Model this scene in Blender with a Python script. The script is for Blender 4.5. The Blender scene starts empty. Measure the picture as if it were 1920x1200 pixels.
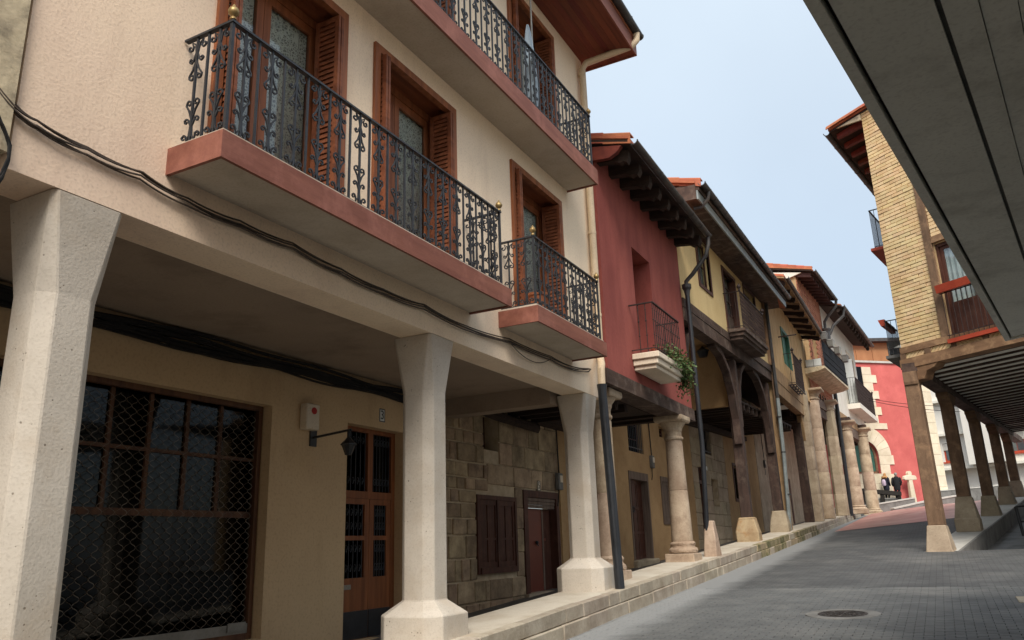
import bpy, bmesh, math, random
from mathutils import Vector as V, Matrix
rnd = random.Random(11)
SC = bpy.context.scene
COL = SC.collection
R_ = math.radians

# ------------------------------------------------------------------ camera
F = 1489.0
EYE = V((0, 0, 1.6))
Yc = V((818, -400, F)).normalized()
Zc = V((-176, 5183, F)); Zc = (Zc - Yc * Zc.dot(Yc)).normalized()
Xc = Yc.cross(Zc)
if Xc.x < 0: Xc = -Xc
RT = Matrix((Xc, Yc, Zc))                     # world = RT @ (right, up, forward)
cd = bpy.data.cameras.new('camera'); cam = bpy.data.objects.new('camera', cd); COL.objects.link(cam)
cd.sensor_width = 36.0; cd.lens = F / 1920 * 36.0; cd.clip_start = 0.05; cd.clip_end = 2000
m = RT.to_4x4()
cm = Matrix.Identity(4)
for i in range(3):
    cm[i][0] = RT[i][0]; cm[i][1] = RT[i][1]; cm[i][2] = -RT[i][2]; cm[i][3] = EYE[i]
cam.matrix_world = cm
SC.camera = cam

# ------------------------------------------------------------------ sky, sun, exposure
SUN_AZ, SUN_EL = 156.0, 48.0
w = bpy.data.worlds.new('World'); SC.world = w; w.use_nodes = True
nt = w.node_tree; nt.nodes.clear()
out = nt.nodes.new('ShaderNodeOutputWorld'); bg = nt.nodes.new('ShaderNodeBackground')
sky = nt.nodes.new('ShaderNodeTexSky'); sky.sky_type = 'NISHITA'; sky.sun_disc = False
sky.sun_elevation = R_(SUN_EL); sky.sun_rotation = R_(SUN_AZ); sky.dust_density = 3.0; sky.ozone_density = 1.2
mx = nt.nodes.new('ShaderNodeMix'); mx.data_type = 'RGBA'; mx.inputs[0].default_value = 0.55
nt.links.new(sky.outputs[0], mx.inputs[6]); 
# thin overcast over the blue: brighter overhead than towards the horizon, as such skies are
tcw = nt.nodes.new('ShaderNodeTexCoord'); sxw = nt.nodes.new('ShaderNodeSeparateXYZ'); nt.links.new(tcw.outputs['Generated'], sxw.inputs[0])
mrw = nt.nodes.new('ShaderNodeMapRange'); mrw.inputs[3].default_value = .5; mrw.inputs[4].default_value = 1.45; nt.links.new(sxw.outputs['Z'], mrw.inputs[0])
nzw = nt.nodes.new('ShaderNodeTexNoise'); nzw.inputs['Scale'].default_value = 2.2; nzw.inputs['Detail'].default_value = 4; nt.links.new(tcw.outputs['Generated'], nzw.inputs['Vector'])
mnw = nt.nodes.new('ShaderNodeMapRange'); mnw.inputs[1].default_value = .3; mnw.inputs[2].default_value = .7; mnw.inputs[3].default_value = .93; mnw.inputs[4].default_value = 1.07; nt.links.new(nzw.outputs['Fac'], mnw.inputs[0])
muw = nt.nodes.new('ShaderNodeMath'); muw.operation = 'MULTIPLY'; nt.links.new(mrw.outputs[0], muw.inputs[0]); nt.links.new(mnw.outputs[0], muw.inputs[1])
vsw = nt.nodes.new('ShaderNodeVectorMath'); vsw.operation = 'SCALE'; vsw.inputs[0].default_value = (4.6, 5.1, 5.25); nt.links.new(muw.outputs[0], vsw.inputs['Scale']); nt.links.new(vsw.outputs[0], mx.inputs[7])
nt.links.new(mx.outputs[2], bg.inputs[0]); bg.inputs[1].default_value = 0.112
nt.links.new(bg.outputs[0], out.inputs[0])
sl = bpy.data.lights.new('sun', 'SUN'); sl.energy = 1.9; sl.angle = R_(25); sl.color = (1.0, .95, .87)
so = bpy.data.objects.new('sun', sl); COL.objects.link(so)
sd = V((math.sin(R_(SUN_AZ)) * math.cos(R_(SUN_EL)), math.cos(R_(SUN_AZ)) * math.cos(R_(SUN_EL)), math.sin(R_(SUN_EL))))
so.rotation_euler = sd.to_track_quat('Z', 'Y').to_euler(); so.location = (0, -20, 40)
SC.view_settings.view_transform = 'Standard'; SC.view_settings.look = 'None'
SC.view_settings.exposure = 1.0; SC.view_settings.gamma = 1.0; SC.view_settings.use_curve_mapping = False

# ------------------------------------------------------------------ geometry helpers
def ray(x, y): return (RT @ V((x - 960, 600 - y, F))).normalized()
def onz(x, y, z): d = ray(x, y); return EYE + d * ((z - EYE.z) / d.z)
def ony(x, y, Y): d = ray(x, y); return EYE + d * ((Y - EYE.y) / d.y)

class Fr:
    """wall frame: u along the wall, n outwards, z up"""
    def __init__(s, P, d, slope=0.0, u0=0.0):
        s.slope = slope; s.u0 = u0; s.P = V((P[0], P[1], 0)); s.d = V((d[0], d[1], 0)).normalized(); s.n = V((s.d.y, -s.d.x, 0))
    def p(s, u, n, z): return s.P + s.d * u + s.n * n + V((0, 0, z + s.slope*(u - s.u0)))
    def px(s, x, y, n=0.0):                   # where a sight line of the photograph meets the wall
        d = ray(x, y); q = EYE + d * ((s.P + s.n * n - EYE).dot(s.n) / d.dot(s.n)); u = (q - s.P).dot(s.d); return u, q.z - s.slope*(u - s.u0)
    def out(s, x, y, u):                      # distance in front of the wall at which that sight line passes station u
        a, b = -1.0, 3.0
        fa = s.px(x, y, a)[0] - u
        for _ in range(50):
            m_ = (a+b)/2; fm = s.px(x, y, m_)[0] - u
            if (fm > 0) == (fa > 0): a, fa = m_, fm
            else: b = m_
        return a, s.px(x, y, a)[1]
    def loc(s, q): return (q - s.P).dot(s.d), (q - s.P).dot(s.n), q.z

W0 = Fr((0, 0), (1, 0))                       # world frame: u=x, n=-y

class MB:
    def __init__(s): s.v = []; s.f = []
    def quad(s, a, b, c, d):
        i = len(s.v); s.v += [V(a), V(b), V(c), V(d)]; s.f.append((i, i+1, i+2, i+3)); return s
    def hexa(s, P):                           # 8 points: bottom ring 0-3, top ring 4-7
        i = len(s.v); s.v += [V(p) for p in P]
        s.f += [(i, i+3, i+2, i+1), (i+4, i+5, i+6, i+7), (i, i+1, i+5, i+4), (i+1, i+2, i+6, i+5), (i+2, i+3, i+7, i+6), (i+3, i, i+4, i+7)]
        return s
    def box(s, fr, u0, u1, n0, n1, z0, z1, dz=0.0):
        """dz: rise of the far end (u1) over the near end"""
        return s.hexa([fr.p(u0, n1, z0), fr.p(u1, n1, z0+dz), fr.p(u1, n0, z0+dz), fr.p(u0, n0, z0),
                       fr.p(u0, n1, z1), fr.p(u1, n1, z1+dz), fr.p(u1, n0, z1+dz), fr.p(u0, n0, z1)])
    def prism(s, pts, vec):
        i = len(s.v); k = len(pts); vec = V(vec)
        s.v += [V(p) for p in pts] + [V(p) + vec for p in pts]
        s.f += [tuple(range(i, i+k)), tuple(range(i+2*k-1, i+k-1, -1))]
        for a in range(k):
            b = (a+1) % k; s.f.append((i+a, i+k+a, i+k+b, i+b))
        return s
    def loft(s, rings, cap=True):
        i = len(s.v); k = len(rings[0])
        for r in rings: s.v += [V(p) for p in r]
        for j in range(len(rings)-1):
            for a in range(k):
                b = (a+1) % k; s.f.append((i+j*k+a, i+j*k+b, i+(j+1)*k+b, i+(j+1)*k+a))
        if cap:
            s.f.append(tuple(range(i+k-1, i-1, -1))); j = i+(len(rings)-1)*k; s.f.append(tuple(range(j, j+k)))
        return s
    def lathe(s, c, prof, seg=20, cap=True):
        c = V(c)
        return s.loft([[c + V((math.cos(2*math.pi*a/seg)*r, math.sin(2*math.pi*a/seg)*r, z)) for a in range(seg)] for r, z in prof], cap)
    def tube(s, pts, r, sides=6, rz=None, closed=False):
        pts = [V(p) for p in pts]; rings = []; k = len(pts)
        up = V((0, 0, 1)); prev = None
        for i, p in enumerate(pts):
            t = (pts[min(i+1, k-1)] - pts[max(i-1, 0)])
            if t.length < 1e-9: t = V((0, 0, 1))
            t.normalize()
            if prev is None:
                a = t.cross(up if abs(t.z) < .95 else V((1, 0, 0))).normalized()
            else:
                a = prev - t * prev.dot(t)
                a = a.normalized() if a.length > 1e-6 else t.cross(V((1, 0, 0))).normalized()
            prev = a; b = t.cross(a)
            rr = r[i] if isinstance(r, (list, tuple)) else r
            rings.append([p + (a*math.cos(2*math.pi*(j+.5)/sides) + b*math.sin(2*math.pi*(j+.5)/sides))*rr for j in range(sides)])
        return s.loft(rings)
    def ball(s, c, r, seg=10):
        k = seg//2
        return s.lathe(c, [(max(.001, math.sin(math.pi*i/k))*r, -math.cos(math.pi*i/k)*r) for i in range(k+1)], seg)
    def wall(s, fr, u0, u1, z0, z1, n0, n1, holes=()):
        """slab from n0 (back) to n1 (front) with rectangular openings and their reveals"""
        us = sorted({u0, u1, *[h[0] for h in holes], *[h[1] for h in holes]}); zs = sorted({z0, z1, *[h[2] for h in holes], *[h[3] for h in holes]})
        us = [u for u in us if u0 <= u <= u1]; zs = [z for z in zs if z0 <= z <= z1]
        inh = lambda u, z: any(h[0] < u < h[1] and h[2] < z < h[3] for h in holes)
        solid = {}
        for i in range(len(us)-1):
            for j in range(len(zs)-1): solid[i, j] = not inh((us[i]+us[i+1])/2, (zs[j]+zs[j+1])/2)
        for (i, j), ok in solid.items():
            if not ok: continue
            a, b, c, d = us[i], us[i+1], zs[j], zs[j+1]
            s.quad(fr.p(a, n1, c), fr.p(b, n1, c), fr.p(b, n1, d), fr.p(a, n1, d))
            s.quad(fr.p(b, n0, c), fr.p(a, n0, c), fr.p(a, n0, d), fr.p(b, n0, d))
            if not solid.get((i-1, j)): s.quad(fr.p(a, n0, c), fr.p(a, n1, c), fr.p(a, n1, d), fr.p(a, n0, d))
            if not solid.get((i+1, j)): s.quad(fr.p(b, n1, c), fr.p(b, n0, c), fr.p(b, n0, d), fr.p(b, n1, d))
            if not solid.get((i, j-1)): s.quad(fr.p(a, n0, c), fr.p(b, n0, c), fr.p(b, n1, c), fr.p(a, n1, c))
            if not solid.get((i, j+1)): s.quad(fr.p(a, n1, d), fr.p(b, n1, d), fr.p(b, n0, d), fr.p(a, n0, d))
        return s
    def jitter(s, a, r=rnd):
        seen = {}
        for v in s.v:
            k = (round(v.x, 4), round(v.y, 4), round(v.z, 4))
            if k not in seen: seen[k] = V((r.uniform(-a, a), r.uniform(-a, a), r.uniform(-a, a)))
            v += seen[k]
        return s
    def mesh(s, name, origin, mat, smooth=False, bevel=0, merge=True):
        me = bpy.data.meshes.new(name)
        me.from_pydata([tuple(v - origin) for v in s.v], [], s.f)
        bm = bmesh.new(); bm.from_mesh(me)
        if merge: bmesh.ops.remove_doubles(bm, verts=bm.verts, dist=1e-5)
        bmesh.ops.recalc_face_normals(bm, faces=bm.faces)
        if bevel: 
            try: bmesh.ops.bevel(bm, geom=[e for e in bm.edges if len(e.link_faces) == 2 and e.calc_face_angle(0) > .5], offset=bevel, segments=1, affect='EDGES')
            except Exception: pass
        if smooth:
            for f in bm.faces: f.smooth = True
            for e in bm.edges:
                if len(e.link_faces) == 2 and e.calc_face_angle(0) > R_(38): e.smooth = False
        bm.to_mesh(me); bm.free()
        if mat: me.materials.append(mat)
        return me
    def build(s, name, mat, parent=None, smooth=False, bevel=0, merge=True, **props):
        if not s.v: return None
        xs = [v.x for v in s.v]; ys = [v.y for v in s.v]; zs = [v.z for v in s.v]
        c = V(((min(xs)+max(xs))/2, (min(ys)+max(ys))/2, min(zs)))
        me = s.mesh(name, c, mat, smooth, bevel, merge)
        return link(name, me, c, parent, **props)

WORLD = {}
def link(name, me, loc, parent=None, **props):
    o = bpy.data.objects.new(name, me); COL.objects.link(o)
    WORLD[o.name] = V(loc)
    if parent:
        o.parent = parent; o.location = V(loc) - WORLD[parent.name]
    else: o.location = loc
    for k, v in props.items():
        if v is not None: o[{'cat': 'category'}.get(k, k)] = v
    return o
def thing(name, loc, label, cat, group=None):
    return link(name, None, V(loc), None, label=label, cat=cat, group=group)
def inst(src, loc, parent, rot=None, name=None, **props):
    """another piece sharing the mesh of src; loc is its origin in the world"""
    o = link(name or src.name.split('.')[0], src.data, loc, parent, **props)
    if rot is not None: o.rotation_euler = rot
    return o
def copy_tree(o, delta, parent=None, **props):
    c = o.copy(); COL.objects.link(c)
    WORLD[c.name] = WORLD[o.name] + V(delta)
    if parent: c.parent = parent
    else: c.location = o.location + V(delta)
    for k, v in props.items(): c[k] = v
    for ch in list(o.children): copy_tree(ch, delta, c)
    return c
def S(mb, name, mat, **kw): return mb.build(name, mat, kind='structure', **kw)

# ------------------------------------------------------------------ materials
def lin(c):
    f = lambda v: v/12.92 if v <= .04045 else ((v+.055)/1.055)**2.4
    return tuple(f(x/255) for x in c) + (1,)
def pm(name, c1, c2=None, scale=3.0, rough=.85, bump=.15, bscale=40.0, stretch=(1, 1, 1), speck=0, dark=None, dscale=1.2, damt=.5,
       metal=0, rand=0.0, spec=.3, ramp=(.35, .65), coord='pos', streak=0):
    """two-tone noise material with fine relief; speck = little pits; dark = stains of their own shape; rand = tone change per piece"""
    mt = bpy.data.materials.new(name); mt.use_nodes = True; t = mt.node_tree; N = t.nodes; L = t.links
    b = N['Principled BSDF']; b.inputs['Roughness'].default_value = rough; b.inputs['Metallic'].default_value = metal
    b.inputs['Specular IOR Level'].default_value = spec
    c2 = c2 or tuple(x*.88 for x in c1)
    if coord == 'pos':
        g = N.new('ShaderNodeNewGeometry').outputs['Position']
    else: g = N.new('ShaderNodeTexCoord').outputs['Object']
    mp = N.new('ShaderNodeMapping'); mp.inputs['Scale'].default_value = stretch; L.new(g, mp.inputs[0])
    n1 = N.new('ShaderNodeTexNoise'); n1.inputs['Scale'].default_value = scale; n1.inputs['Detail'].default_value = 8; n1.inputs['Roughness'].default_value = .62
    L.new(mp.outputs[0], n1.inputs['Vector'])
    r = N.new('ShaderNodeValToRGB'); r.color_ramp.elements[0].position = ramp[0]; r.color_ramp.elements[1].position = ramp[1]
    r.color_ramp.elements[0].color = lin(c1); r.color_ramp.elements[1].color = lin(c2); L.new(n1.outputs['Fac'], r.inputs[0])
    col = r.outputs[0]
    n2 = N.new('ShaderNodeTexNoise'); n2.inputs['Scale'].default_value = bscale; n2.inputs['Detail'].default_value = 6
    L.new(mp.outputs[0], n2.inputs['Vector'])
    def mul(col, fac, c, amt=1.0):
        x = N.new('ShaderNodeMix'); x.data_type = 'RGBA'; x.blend_type = 'MULTIPLY'
        q = N.new('ShaderNodeMath'); q.operation = 'MULTIPLY'; q.inputs[1].default_value = amt; L.new(fac, q.inputs[0])
        L.new(q.outputs[0], x.inputs[0]); L.new(col, x.inputs[6]); x.inputs[7].default_value = c; return x.outputs[2]
    def band(fac, a, bb):
        q = N.new('ShaderNodeMapRange'); q.inputs[1].default_value = a; q.inputs[2].default_value = bb; L.new(fac, q.inputs[0]); return q.outputs[0]
    col = mul(col, band(n2.outputs['Fac'], .5, .75), (.72, .70, .68, 1), .6)
    hgt = n2.outputs['Fac']
    if dark:
        n3 = N.new('ShaderNodeTexNoise'); n3.inputs['Scale'].default_value = dscale; n3.inputs['Detail'].default_value = 9; n3.inputs['Roughness'].default_value = .68
        if streak:
            m3 = N.new('ShaderNodeMapping'); m3.inputs['Scale'].default_value = (1, 1, 1/streak); L.new(g, m3.inputs[0]); L.new(m3.outputs[0], n3.inputs['Vector'])
        else: L.new(g, n3.inputs['Vector'])
        x = N.new('ShaderNodeMix'); x.data_type = 'RGBA'
        q = N.new('ShaderNodeMath'); q.operation = 'MULTIPLY'; q.inputs[1].default_value = damt; L.new(band(n3.outputs['Fac'], .5, .7), q.inputs[0])
        L.new(q.outputs[0], x.inputs[0]); L.new(col, x.inputs[6]); x.inputs[7].default_value = lin(dark); col = x.outputs[2]
    if speck:
        vo = N.new('ShaderNodeTexVoronoi'); vo.inputs['Scale'].default_value = speck; L.new(g, vo.inputs['Vector'])
        nz = N.new('ShaderNodeTexNoise'); nz.inputs['Scale'].default_value = speck*.35; L.new(g, nz.inputs['Vector'])
        aa = N.new('ShaderNodeMath'); aa.operation = 'MULTIPLY_ADD'; L.new(nz.outputs['Fac'], aa.inputs[0]); aa.inputs[1].default_value = .9; 
        L.new(vo.outputs['Distance'], aa.inputs[2])
        f = band(aa.outputs[0], .50, .44); col = mul(col, f, (.38, .36, .33, 1), .85)
        hh = N.new('ShaderNodeMath'); hh.operation = 'MULTIPLY_ADD'; hh.inputs[1].default_value = -.5; L.new(f, hh.inputs[0]); L.new(hgt, hh.inputs[2]); hgt = hh.outputs[0]
    if rand:
        oi = N.new('ShaderNodeObjectInfo'); hs = N.new('ShaderNodeHueSaturation'); L.new(col, hs.inputs['Color'])
        q = N.new('ShaderNodeMapRange'); q.inputs[3].default_value = 1-rand; q.inputs[4].default_value = 1+rand; L.new(oi.outputs['Random'], q.inputs[0])
        L.new(q.outputs[0], hs.inputs['Value'])
        q2 = N.new('ShaderNodeMath'); q2.operation = 'MULTIPLY_ADD'; q2.inputs[1].default_value = .02; q2.inputs[2].default_value = .49; 
        wn = N.new('ShaderNodeTexWhiteNoise'); wn.noise_dimensions = '1D'; L.new(oi.outputs['Random'], wn.inputs['W']); L.new(wn.outputs['Value'], q2.inputs[0]); L.new(q2.outputs[0], hs.inputs['Hue'])
        col = hs.outputs[0]
    L.new(col, b.inputs['Base Color'])
    if bump:
        bp = N.new('ShaderNodeBump'); bp.inputs['Strength'].default_value = min(1, bump*1.6); bp.inputs['Distance'].default_value = .006
        L.new(hgt, bp.inputs['Height']); L.new(bp.outputs[0], b.inputs['Normal'])
    return mt
def two_coat(mt, c, y0, y1):
    """the same render in another paint towards the left end of the house"""
    t = mt.node_tree; N = t.nodes; L = t.links; b = N['Principled BSDF']; col = b.inputs['Base Color'].links[0].from_socket
    g = N.new('ShaderNodeNewGeometry'); sx = N.new('ShaderNodeSeparateXYZ'); L.new(g.outputs['Position'], sx.inputs[0])
    nz = N.new('ShaderNodeTexNoise'); nz.inputs['Scale'].default_value = .7; L.new(g.outputs['Position'], nz.inputs['Vector'])
    ad = N.new('ShaderNodeMath'); ad.operation = 'MULTIPLY_ADD'; ad.inputs[1].default_value = 2.5; L.new(nz.outputs['Fac'], ad.inputs[0]); L.new(sx.outputs['Y'], ad.inputs[2])
    q = N.new('ShaderNodeMapRange'); q.inputs[1].default_value = y0; q.inputs[2].default_value = y1; q.inputs[3].default_value = 1; q.inputs[4].default_value = 0; L.new(ad.outputs[0], q.inputs[0])
    x = N.new('ShaderNodeMix'); x.data_type = 'RGBA'; x.blend_type = 'MULTIPLY'; L.new(q.outputs[0], x.inputs[0]); L.new(col, x.inputs[6]); x.inputs[7].default_value = c; L.new(x.outputs[2], b.inputs['Base Color'])
def glass(name, tint=(.75, .8, .8), op=.55, rough=.04, k=1.0):
    """window glass: partly see-through, mirror-like at grazing view"""
    mt = bpy.data.materials.new(name); mt.use_nodes = True; t = mt.node_tree; N = t.nodes; L = t.links; N.clear()
    o = N.new('ShaderNodeOutputMaterial'); tr = N.new('ShaderNodeBsdfTransparent'); tr.inputs[0].default_value = tint + (1,)
    gl = N.new('ShaderNodeBsdfGlossy'); gl.inputs['Roughness'].default_value = rough; gl.inputs[0].default_value = (.9, .93, .95, 1)
    fz = N.new('ShaderNodeFresnel'); fz.inputs[0].default_value = 1.5
    ma = N.new('ShaderNodeMath'); ma.operation = 'MULTIPLY_ADD'; ma.inputs[1].default_value = k; ma.inputs[2].default_value = op; ma.use_clamp = True
    mx = N.new('ShaderNodeMixShader'); L.new(fz.outputs[0], ma.inputs[0]); L.new(ma.outputs[0], mx.inputs[0]); L.new(tr.outputs[0], mx.inputs[1]); L.new(gl.outputs[0], mx.inputs[2]); L.new(mx.outputs[0], o.inputs[0])
    return mt
def lace(name):
    """crocheted curtain: holes between floral threads"""
    mt = bpy.data.materials.new(name); mt.use_nodes = True; t = mt.node_tree; N = t.nodes; L = t.links; N.clear()
    o = N.new('ShaderNodeOutputMaterial'); tr = N.new('ShaderNodeBsdfTransparent'); df = N.new('ShaderNodeBsdfDiffuse'); df.inputs[0].default_value = lin((238, 236, 226))
    g = N.new('ShaderNodeNewGeometry'); mp = N.new('ShaderNodeMapping'); mp.inputs['Scale'].default_value = (1, 1, 1); L.new(g.outputs['Position'], mp.inputs[0])
    v1 = N.new('ShaderNodeTexVoronoi'); v1.inputs['Scale'].default_value = 11; v1.feature = 'DISTANCE_TO_EDGE'; L.new(mp.outputs[0], v1.inputs['Vector'])
    v2 = N.new('ShaderNodeTexVoronoi'); v2.inputs['Scale'].default_value = 34; v2.feature = 'DISTANCE_TO_EDGE'; L.new(mp.outputs[0], v2.inputs['Vector'])
    a = N.new('ShaderNodeMath'); a.operation = 'LESS_THAN'; a.inputs[1].default_value = .05; L.new(v1.outputs['Distance'], a.inputs[0])
    b = N.new('ShaderNodeMath'); b.operation = 'LESS_THAN'; b.inputs[1].default_value = .11; L.new(v2.outputs['Distance'], b.inputs[0])
    c = N.new('ShaderNodeMath'); c.operation = 'MAXIMUM'; L.new(a.outputs[0], c.inputs[0]); L.new(b.outputs[0], c.inputs[1])
    d = N.new('ShaderNodeMath'); d.operation = 'MULTIPLY_ADD'; d.inputs[1].default_value = .55; d.inputs[2].default_value = .42; L.new(c.outputs[0], d.inputs[0])
    mx = N.new('ShaderNodeMixShader'); L.new(d.outputs[0], mx.inputs[0]); L.new(tr.outputs[0], mx.inputs[1]); L.new(df.outputs[0], mx.inputs[2]); L.new(mx.outputs[0], o.inputs[0])
    return mt
WY = (8, .6, 8); WZ = (8, 8, .6); WX = (.6, 8, 8)      # grain along y / z / x
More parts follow.
